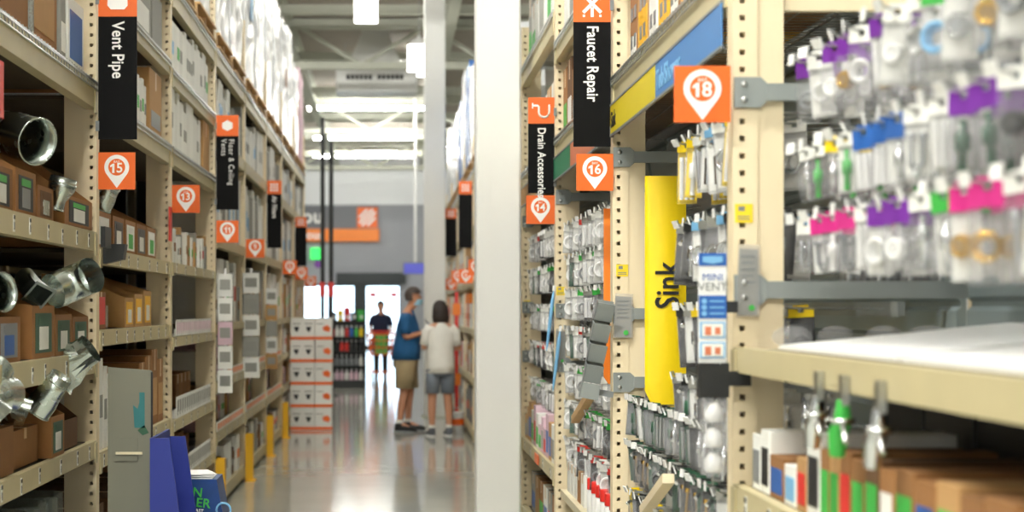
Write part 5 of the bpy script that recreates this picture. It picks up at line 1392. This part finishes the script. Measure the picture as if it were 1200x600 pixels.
# ------------------------------------------------------------------ far right bays past the column
WH = {4: 'beside the near column', 5: 'past the near column', 6: 'before the woman', 7: 'nearest the woman', 8: 'beside the woman', 9: 'behind the woman', 10: 'at the far right end'}
for k in range(4, 11):
    bay = RB[k]
    if k < 6: continue
    for z, h0, pal in ((0.162, 0.42, ('plastic_black', 'grey_card', 'white_card')), (0.752, 0.40, ('white_card', 'red', 'kraft_light')), (1.302, 0.42, ('white_card', 'kraft_light', 'orange', 'white_card')), (1.852, 0.48, ('white_card', 'white_card', 'kraft_light')), (2.472, 0.46, ('kraft_light', 'kraft', 'white_card'))):
        y = bay.y0 + 0.14; i = 0
        while y < bay.y1 - 0.15:
            w = rnd.choice((0.3, 0.4, 0.46)); w = min(w, bay.y1 - 0.04 - y)
            mt = rnd.choice(pal)
            slab(bay, 0.02, y + w / 2, z, round(w * .94, 3), 0.45, h0 * rnd.choice((0.7, 0.85, 1.0)), '%s %s upright carton, %s of the right bay %s' % (ORD[i], COLN.get(mt, mt).replace('kraft', 'brown'), {0.162: 'floor shelf', 0.752: 'second shelf', 1.302: 'third shelf', 1.852: 'fourth shelf', 2.472: 'fifth shelf'}[z], WH[k]), 'cartons of the right bay ' + WH[k], mt, rnd.choice((None, 'grey_card', 'orange', 'red')), name='upright_carton')
            y += w; i += 1
    for i in range(2):
        y = bay.y0 + 0.1 + (i + .5) * (bay.y1 - bay.y0 - .1) / 2
        pallet(bay, y, 3.108, 1.05, 0.62, 'wooden pallet on the top right beam, %s half, %s' % (['near', 'far'][i], WH[k]), 'pallets on top of the right shelves')
        mt = 'wrap_blue' if (k in (7, 8) and i == 1) else 'wrap'
        wrapped_load(bay, y, 3.228, 1.0, 0.6, rnd.uniform(1.1, 1.4), 80 + k * 2 + i, '%s load on the right pallets, %s half, %s' % ('wrapped blue' if mt == 'wrap_blue' else 'wrapped white', ['near', 'far'][i], WH[k]), 'wrapped loads on top of the right shelves', mt)

# ------------------------------------------------------------------ boxes stacked at the end of the left shelves
ORDN = ['lowest', 'second', 'third', 'fourth', 'topmost']
for r in range(5):
    for c in range(2):
        w, d, h = ((0.305, 0.30, 0.282), (0.215, 0.30, 0.282))[c]
        x = (-1.158, -0.890)[c] + rnd.uniform(-0.006, 0.006)
        t = thing('stacked_carton', 'white carton with orange band, %s of the %s stack at the aisle end' % (ORDN[r], ['wider left', 'narrower right'][c]), 'box', (x, 21.5, r * 0.284), rnd.uniform(-0.02, 0.02), 'white and orange cartons at the aisle end')
        put('body', cm(('scart', w), 'white_card', lambda b: b.cbox(-w / 2, w / 2, 0, d, 0, h, 0.004)), t)
        put('band', cm(('sband', w), 'sign_orange', lambda b: b.box(-w * .5 - 0.001, w * .5 + 0.001, -0.002, d + .001, 0.006, 0.045)), t)
        if c == 0:
            for s in (-1, 1):
                put('emblem', cm('semb', 'plastic_black', lambda b: b.prism([(-0.035, 0.17), (0.035, 0.17), (0.02, 0.12), (0.0, 0.10), (-0.02, 0.12)], 'y', -0.002, 0)), t, (s * w * 0.25, 0, 0))
                put('print_line', cm('sline', 'grey_card', lambda b: b.box(-0.05, 0.05, -0.002, 0, 0.20, 0.215)), t, (s * w * 0.25, 0, 0))
        else:
            put('emblem', cm('semb2', 'sign_orange', lambda b: b.prism([(-0.0, 0.12), (0.07, 0.10), (0.09, 0.15), (0.05, 0.19), (-0.01, 0.17)], 'y', -0.002, 0)), t)
            put('print_line', cm('sline2', 'grey_card', lambda b: b.box(-0.09, 0.0, -0.002, 0, 0.20, 0.212)), t)

# ------------------------------------------------------------------ checkout gondola beyond the boxes
t = thing('gondola_rack', 'dark gondola shelf of goods near the entrance', 'shelving', (-0.92, 33.0, 0))
put('base', MB().box(-0.34, 0.34, 0, 0.45, 0, 0.12).mesh('base', 'dark_metal'), t)
put('back', MB().box(-0.34, 0.34, 0.43, 0.45, 0.12, 1.3).mesh('back', 'dark_metal'), t)
for k in range(4):
    put('shelf', cm('gshelf', 'dark_metal', lambda b: b.box(-0.34, 0.34, 0, 0.43, 0, 0.03)), t, (0, 0, 0.12 + k * 0.28))
for s in (-1, 1):
    put('side', cm('gside', 'dark_metal', lambda b: b.box(-0.012, 0.012, 0, 0.45, 0, 1.3)), t, (s * 0.35, 0, 0))
GC = (('white_card', 'white_card', 'pink'), ('white_card', 'plastic_grey', 'white_card'), ('plastic_black', 'dark_green', 'red'), ('yellow', 'red', 'green', 'blue', 'white_card'))
for k in range(4):
    for i in range(7):
        mt = rnd.choice(GC[k])
        tt = thing('bottle', '%s bottle, %s on the %s shelf of the dark gondola' % (COLN.get(mt, mt).replace('plastic_', ''), ORD[i], ['lowest', 'second', 'third', 'top'][k]), 'bottle', (-0.92 - 0.28 + i * 0.093, 33.10, 0.151 + k * 0.28), 0, 'bottles on the dark gondola')
        put('body', cm('gbottle', mt, lambda b: b.lathe([(0, 0), (0.036, 0), (0.038, 0.006), (0.038, 0.13), (0.015, 0.16), (0.015, 0.185), (0, 0.185)], 12)), tt)
        put('cap', cm('gcap', 'plastic_white', lambda b: b.lathe([(0.017, 0), (0.017, 0.025), (0, 0.025)], 10)), tt, (0, 0, 0.185))
for i, mt in enumerate(('plastic_black', 'yellow', 'red', 'plastic_black', 'green')):
    tt = thing('display_carton', '%s display box on the dark gondola, %s from the left' % (COLN.get(mt, mt), ORD[i]), 'box', (-1.18 + i * 0.13, 33.25, 1.302), 0.1 * i, 'boxes on the dark gondola')
    put('body', cm(('gtop', i), mt, lambda b: b.cbox(-0.055, 0.055, -0.05, 0.05, 0, 0.16 + 0.05 * (i % 3), 0.008)), tt)
    put('print', cm('gprint', 'white_card', lambda b: b.box(-0.03, 0.03, -0.052, -0.05, 0.04, 0.10)), tt)

# white bucket, red stand and dark bag at the foot of the right shelves
t = thing('bucket', 'white bucket with an orange band on the floor beside the woman', 'bucket', px(533, 505, 21.0) * 1.0)
t.location = (0.775, 21.2, 0)
put('pail', MB().lathe([(0, 0), (0.085, 0), (0.10, 0.24), (0.104, 0.25), (0.096, 0.25), (0.08, 0.01)], 18).mesh('pail', 'plastic_white'), t)
put('band', MB().lathe([(0.0925, 0.09), (0.0965, 0.17)], 18).mesh('band', 'sign_orange'), t)
put('handle', MB().tube([(0.1 * math.cos(a * PI / 8), 0, 0.24 + 0.06 * math.sin(a * PI / 8)) for a in range(9)], 0.004, 5).mesh('handle', 'steel'), t)
t = thing('sign_stand', 'slim red stand with orange cards at the right shelves behind the woman', 'stand', (0.80, 21.9, 0))
put('base', MB().box(-0.07, 0.07, -0.1, 0.1, 0, 0.02).mesh('base', 'dark_metal'), t)
put('post', MB().box(-0.022, 0.022, -0.015, 0.015, 0.02, 1.75).mesh('post', 'red'), t)
for k in range(3):
    put('card', MB().box(-0.05, 0.05, -0.02, -0.016, 0.55 + 0.45 * k, 0.70 + 0.45 * k).mesh('card', 'orange'), t)

# ------------------------------------------------------------------ people
def skin_mesh(J, E, root, mat, name):
    names = list(J)
    me = bpy.data.meshes.new('skeleton')
    me.from_pydata([J[n][:3] for n in names], [(names.index(a), names.index(b)) for a, b in E], [])
    o = bpy.data.objects.new('tmp', me)
    scene.collection.objects.link(o)
    sk = o.modifiers.new('skin', 'SKIN')
    sk.use_smooth_shade = True
    lay = me.skin_vertices[0] if me.skin_vertices else None
    if lay is None:
        bpy.context.view_layer.objects.active = o
        lay = me.skin_vertices[0]
    for i, n in enumerate(names):
        r = J[n][3]
        lay.data[i].radius = (r, r)
        lay.data[i].use_root = (n == root)
    o.modifiers.new('sub', 'SUBSURF').levels = 2
    dg = bpy.context.evaluated_depsgraph_get()
    out = bpy.data.meshes.new_from_object(o.evaluated_get(dg))
    out.name = name
    bpy.data.objects.remove(o)
    out.materials.clear(); out.materials.append(MATS[mat])
    for p in out.polygons: p.use_smooth = True
    return out

def loft(b, rings, n=18, mi=0, caps=(True, True)):
    """rings: (center, rx, ry, axis direction) elliptical sections"""
    pts = []
    for c, rx, ry, ax in rings:
        c = Vector(c); ax = Vector(ax).normalized()
        u = Vector((1, 0, 0)); u = (u - ax * u.dot(ax)).normalized(); w = ax.cross(u).normalized()
        for j in range(n):
            a = 2 * PI * j / n
            pts.append(c + u * math.cos(a) * rx + w * math.sin(a) * ry)
    k = len(rings)
    fs = [(i * n + j, i * n + (j + 1) % n, (i + 1) * n + (j + 1) % n, (i + 1) * n + j) for i in range(k - 1) for j in range(n)]
    if caps[0]: fs.append(tuple(range(n))[::-1])
    if caps[1]: fs.append(tuple((k - 1) * n + j for j in range(n)))
    b.add(pts, fs, mi, True)

def human(name_label, loc, rz, s, arms, top, bottom, shoe, hair, hair_kind, lean=0.0, mask=False, build=1.0, hem=0.90, short=0.50, feet=((-0.10, 0.0), (0.10, 0.0)), nod=0.0, group=None):
    """standing figure 1.8 m tall before scaling by s; faces local +y; lean = forward shift of the upper body per metre above the hip"""
    t = thing('person', name_label, 'person', loc, rz, group)
    fz = lambda z: max(0, z - 0.95) * lean
    Z = lambda x, y, z, r: (x * s, (y + fz(z)) * s, z * s, r * s)
    J, E = {}, []
    def j(n, x, y, z, r, par=None):
        J[n] = Z(x, y, z, r)
        if par: E.append((par, n))
    j('pelvis', 0, 0, 0.95, 0.125 * build)
    j('belly', 0, 0.01, 1.10, 0.125 * build, 'pelvis'); j('chest', 0, -0.005, 1.30, 0.13, 'belly'); j('collar', 0, -0.015, 1.45, 0.085, 'chest')
    j('neck', 0, 0.005, 1.53, 0.052, 'collar'); j('jaw', 0, 0.035 + nod, 1.61, 0.068, 'neck'); j('skull', 0, 0.025 + nod, 1.69, 0.083, 'jaw'); j('crown', 0, 0.015 + nod, 1.755, 0.055, 'skull')
    j('nose', 0, 0.125 + nod, 1.655, 0.012, 'skull')
    for sx, q in ((-1, 'l'), (1, 'r')):
        j('ear' + q, sx * 0.085, 0.02 + nod, 1.665, 0.014, 'skull')
        j('shoulder' + q, sx * 0.18, -0.015, 1.42, 0.062, 'collar')
        el, wr, tip = arms[q]
        j('elbow' + q, *el, 0.042, 'shoulder' + q); j('wrist' + q, *wr, 0.028, 'elbow' + q)
        wv, tv = Vector(wr), Vector(tip)
        d = (tv - wv).normalized()
        side = d.cross(Vector((0, 0, 1)));
        side = side.normalized() if side.length > 0.1 else Vector((1, 0, 0))
        dn = side.cross(d).normalized() * -1
        pm = wv + d * 0.07
        j('palm' + q, *pm, 0.030, 'wrist' + q)
        for f, (o_, l_) in enumerate(((-0.030, 0.065), (-0.010, 0.078), (0.010, 0.074), (0.030, 0.058))):
            a = pm + side * o_ + d * 0.03
            bb = a + d * l_ * 0.55 + dn * -0.008; cc = a + d * l_ * 0.8 - dn * 0.03
            j('fa%d%s' % (f, q), *a, 0.0105, 'palm' + q); j('fb%d%s' % (f, q), *bb, 0.009, 'fa%d%s' % (f, q)); j('fc%d%s' % (f, q), *cc, 0.008, 'fb%d%s' % (f, q))
        th = wv + d * 0.035 + side * (-0.035 * sx)
        th2 = th + d * 0.04 + side * (-0.02 * sx)
        j('ta' + q, *th, 0.012, 'wrist' + q); j('tb' + q, *th2, 0.010, 'ta' + q)
        fx, fy = feet[0 if sx < 0 else 1]
        j('hip' + q, sx * 0.095, 0, 0.86, 0.092 * build, 'pelvis'); j('knee' + q, (sx * 0.10 + fx) / 2, fy * 0.6 + 0.015, 0.50, 0.060, 'hip' + q)
        j('calf' + q, fx, fy * 0.8 - 0.01, 0.34, 0.056, 'knee' + q); j('ankle' + q, fx, fy - 0.02, 0.10, 0.036, 'calf' + q); j('toe' + q, fx * 1.1, fy + 0.12, 0.045, 0.03, 'ankle' + q)
    put('body', skin_mesh(J, E, 'pelvis', 'skin', 'body'), t)
    # shirt with sleeves
    b = MB()
    V = lambda x, y, z: (x * s, (y + fz(z)) * s, z * s)
    w = build
    loft(b, [(V(0, -.005, hem), .198 * w * s, .168 * w * s, (0, 0, 1)), (V(0, .0, hem + .12), .19 * w * s, .160 * w * s, (0, 0, 1)), (V(0, .005, 1.20), .182 * w * s, .145 * w * s, (0, 0, 1)), (V(0, -.005, 1.34), .195 * s, .135 * s, (0, 0, 1)),
             (V(0, -.012, 1.43), .175 * s, .105 * s, (0, 0, 1)), (V(0, -.012, 1.485), .10 * s, .082 * s, (0, 0, 1)), (V(0, -.005, 1.515), .066 * s, .066 * s, (0, 0, 1))], 20, 0, (True, False))
    for sx, q in ((-1, 'l'), (1, 'r')):
        a = Vector(J['shoulder' + q][:3]); e = Vector(J['elbow' + q][:3])
        d = e - a
        loft(b, [(a - d * .15 + Vector((-sx * .05 * s, 0, 0.01 * s)), .066 * s, .07 * s, d), (a + d * .12, .074 * s, .074 * s, d), (a + d * .45, .068 * s, .068 * s, d), (a + d * .82, .066 * s, .064 * s, d)], 14)
    put('shirt', b.mesh('shirt', top), t)
    # shorts or trousers
    b = MB()
    loft(b, [(V(0, 0, 1.02), .165 * w * s, .135 * w * s, (0, 0, 1)), (V(0, -.005, .92), .182 * w * s, .148 * w * s, (0, 0, 1)), (V(0, -.01, .80), .178 * w * s, .140 * w * s, (0, 0, 1))], 20)
    for sx, q in ((-1, 'l'), (1, 'r')):
        h = Vector(J['hip' + q][:3]); kn = Vector(J['knee' + q][:3]); an = Vector(J['ankle' + q][:3])
        rings = [(h + Vector((0, 0, .03 * s)), .100 * w * s, .125 * w * s, (0, 0, 1)), (h.lerp(kn, .4), .098 * w * s, .112 * w * s, (0, 0, 1))]
        if short > 0.3:
            zt = h.lerp(kn, (0.86 - short) / 0.36)
            rings.append((zt, .094 * w * s, .102 * w * s, (0, 0, 1)))
        else:
            rings += [(kn, .075 * s, .08 * s, (0, 0, 1)), (an, .065 * s, .07 * s, (0, 0, 1))]
        loft(b, rings, 16)
    put('shorts' if short > .3 else 'trousers', b.mesh('shorts', bottom), t)
    for sx, q in ((-1, 'l'), (1, 'r')):
        fx, fy = feet[0 if sx < 0 else 1]
        b = MB()
        loft(b, [(V(fx, fy - .085, .045), .030 * s, .040 * s, (0, 1, 0)), (V(fx, fy - .06, .055), .040 * s, .052 * s, (0, 1, 0)), (V(fx, fy, .052), .044 * s, .050 * s, (0, 1, .0)), (V(fx * 1.08, fy + .09, .040), .050 * s, .038 * s, (0, 1, 0)), (V(fx * 1.1, fy + .16, .034), .046 * s, .032 * s, (0, 1, 0)), (V(fx * 1.1, fy + .195, .028), .022 * s, .022 * s, (0, 1, 0))], 14)
        loft(b, [(V(fx, fy - .02, .07), .046 * s, .052 * s, (0, 0, 1)), (V(fx, fy - .025, .115), .043 * s, .047 * s, (0, 0, 1))], 14)
        sh = put('shoe', b.mesh('shoe', shoe), t)
        b = MB(); b.T = Matrix.Translation(V(fx * 1.05, fy + .05, 0))
        b.prism([(.048 * s * math.cos(a * PI / 8), .145 * s * math.sin(a * PI / 8)) for a in range(16)], 'z', 0, .02 * s)
        put('sole', b.mesh('sole', 'plastic_white' if shoe != 'black' else 'plastic_grey'), sh)
        if shoe != 'black' or True:
            b = MB(); loft(b, [(V(fx, fy - .022, .10), .042 * s, .044 * s, (0, 0, 1)), (V(fx, fy - .02, .155), .044 * s, .046 * s, (0, 0, 1))], 12, 0, (False, False))
            put('sock', b.mesh('sock', 'tee_white'), t)
    # hair
    hc = V(0, 0.012 + nod, 1.70)
    b = MB(); b.ball(hc, .097 * s, .112 * s, .112 * s, 20, 14)
    keep = []
    for f in b.f:
        c = sum((Vector(b.v[i]) for i in f), Vector()) / len(f) - Vector(hc)
        ok = (c.z > 0.035 * s) or (c.y < -0.01 * s and c.z > -0.06 * s) if hair_kind == 'short' else (c.y < 0.055 * s or c.z > 0.055 * s)
        keep.append(ok)
    b.f = [f for f, k in zip(b.f, keep) if k]; b.m = [0] * len(b.f); b.sm = [True] * len(b.f)
    if hair_kind == 'bob':
        loft(b, [(V(0, -.02 + nod, 1.74), .098 * s, .088 * s, (0, 0, 1)), (V(0, -.028 + nod, 1.66), .112 * s, .090 * s, (0, 0, 1)), (V(0, -.035 + nod, 1.58), .118 * s, .082 * s, (0, 0, 1)), (V(0, -.035 + nod, 1.51), .105 * s, .066 * s, (0, 0, 1))], 18)
    put('hair', b.mesh('hair', hair), t)
    for sx in (-1, 1):
        put('eye', MB().ball(V(sx * .033, .100 + nod, 1.678), .011 * s, .008 * s, .008 * s, 8, 6).mesh('eye', 'plastic_black'), t)
    if mask:
        b = MB()
        loft(b, [(V(0, .055 + nod, 1.575), .060 * s, .060 * s, (0, 0, 1)), (V(0, .068 + nod, 1.61), .070 * s, .072 * s, (0, 0, 1)), (V(0, .066 + nod, 1.650), .068 * s, .074 * s, (0, 0, 1))], 18, 0, (False, False))
        put('face_mask', b.mesh('face_mask', 'mask'), t)
    else:
        put('mouth', MB().ball(V(0, .098 + nod, 1.598), .022 * s, .006 * s, .006 * s, 8, 6).mesh('mouth', 'banner_orange'), t)
    return t

human('man in a blue polo shirt and khaki shorts with a face mask, holding a phone', (0.15, 21.3, 0), -PI / 2 - 0.12, 1.0,
      dict(l=((-0.235, 0.0, 1.17), (-0.16, 0.20, 1.235), (-0.13, 0.30, 1.27)), r=((0.235, 0.0, 1.17), (0.13, 0.20, 1.24), (0.09, 0.30, 1.28))),
      'polo_blue', 'khaki', 'black', 'hair_grey', 'short', lean=0.06, mask=True, build=1.1, hem=0.90, short=0.54, feet=((-0.11, 0.03), (0.11, -0.05)), nod=0.03)
human('woman with dark bobbed hair in a white T-shirt and grey shorts, seen from behind', (0.555, 20.5, 0), 0.22, 0.905,
      dict(l=((-0.225, 0.02, 1.17), (-0.13, 0.22, 1.20), (-0.10, 0.31, 1.23)), r=((0.245, 0.01, 1.16), (0.16, 0.22, 1.18), (0.13, 0.31, 1.21))),
      'tee_white', 'denim_grey', 'grey_shoe', 'hair_dark', 'bob', lean=0.0, build=0.98, hem=0.84, short=0.57, feet=((-0.12, 0.0), (0.12, 0.03)), nod=0.02)
# phone in the man's hands
t = thing('phone', 'dark phone held up by the man in the blue shirt', 'phone', (0.478, 21.33, 1.285), rot=(0, -0.7, 0))
put('case', MB().cbox(-0.005, 0.005, -0.037, 0.037, 0, 0.14, 0.002).mesh('case', 'plastic_black'), t)
put('screen', MB().box(-0.0062, -0.005, -0.033, 0.033, 0.006, 0.134).mesh('screen', 'screen_blue'), t)

# shopper with an orange cart near the entrance
human('distant shopper in dark clothes leaning over an orange shopping cart', (-0.30, 38.0, 0), PI, 0.95,
      dict(l=((-0.25, 0.08, 1.18), (-0.19, 0.30, 1.06), (-0.18, 0.40, 1.02)), r=((0.25, 0.08, 1.18), (0.19, 0.30, 1.06), (0.18, 0.40, 1.02))),
      'dark_cloth', 'plastic_black', 'black', 'hair_dark', 'short', lean=0.45, build=1.05, hem=0.88, short=0.1)
t = thing('shopping_cart', 'orange shopping cart pushed by the distant shopper', 'cart', (-0.28, 37.1, 0), -PI / 2)
def basket(b):
    for z, e in ((0.55, 0.0), (0.70, 0.03), (0.85, 0.05), (0.98, 0.07)):
        x0, x1, yy = -0.42 - e, 0.40 + e, 0.24 + e
        b.tube([(x0, -yy, z), (x1, -yy, z), (x1, yy, z), (x0, yy, z), (x0, -yy, z)], 0.012, 6)
    for i in range(10):
        x = -0.42 + i * 0.091
        for sg in (-1, 1): b.cyl((x, sg * 0.24, 0.55), (x, sg * 0.31, 0.98), 0.007, n=5)
    for i in range(6):
        yv = -0.22 + i * 0.088
        b.cyl((0.40, yv, 0.55), (0.47, yv * 1.25, 0.98), 0.007, n=5); b.cyl((-0.42, yv, 0.55), (-0.49, yv * 1.25, 0.98), 0.007, n=5); b.cyl((-0.42, yv, 0.55), (0.40, yv, 0.55), 0.007, n=5)
put('basket', cm('basket', 'sign_orange', basket), t)
put('chassis', cm('chassis', 'sign_orange', lambda b: b.tube([(-0.45, -0.22, 0.9), (-0.40, -0.22, 0.2), (0.42, -0.20, 0.18), (0.42, 0.20, 0.18), (-0.40, 0.22, 0.2), (-0.45, 0.22, 0.9)], 0.018, 6)), t)
put('handle', cm('chandle', 'red', lambda b: b.cyl((-0.55, -0.28, 1.03), (-0.55, 0.28, 1.03), 0.02, n=8)), t)
for sg in (-1, 1):
    put('handle_arm', cm('harm', 'sign_orange', lambda b: b.cyl((-0.47, 0, 0.95), (-0.55, 0, 1.03), 0.014, n=6)), t, (0, sg * 0.27, 0))
for x in (-0.38, 0.40):
    for sg in (-1, 1):
        put('wheel', cm('cwheel', 'plastic_black', lambda b: b.cyl((0, -0.015, 0.06), (0, 0.015, 0.06), 0.06, n=14)), t, (x, sg * 0.2, 0))
        put('caster', cm('caster', 'steel', lambda b: b.box(-0.01, 0.01, -0.022, 0.022, 0.06, 0.18)), t, (x, sg * 0.2, 0))
for i, (x, mt) in enumerate(((-0.2, 'light_blue'), (0.1, 'white_card'), (0.28, 'green'))):
    tt = thing('shopping_box', '%s box standing in the orange cart' % COLN.get(mt, mt), 'box', (-0.28, 37.1 - x, 0.565), -PI / 2, 'goods in the orange cart')
    put('body', cm(('cbx', mt), mt, lambda b: b.cbox(-0.10, 0.10, -0.12, 0.12, 0, 0.40, 0.006)), tt)
    put('print', cm('cbxp', 'white_paper', lambda b: b.box(-0.06, 0.06, -0.122, -0.12, 0.1, 0.25)), tt)
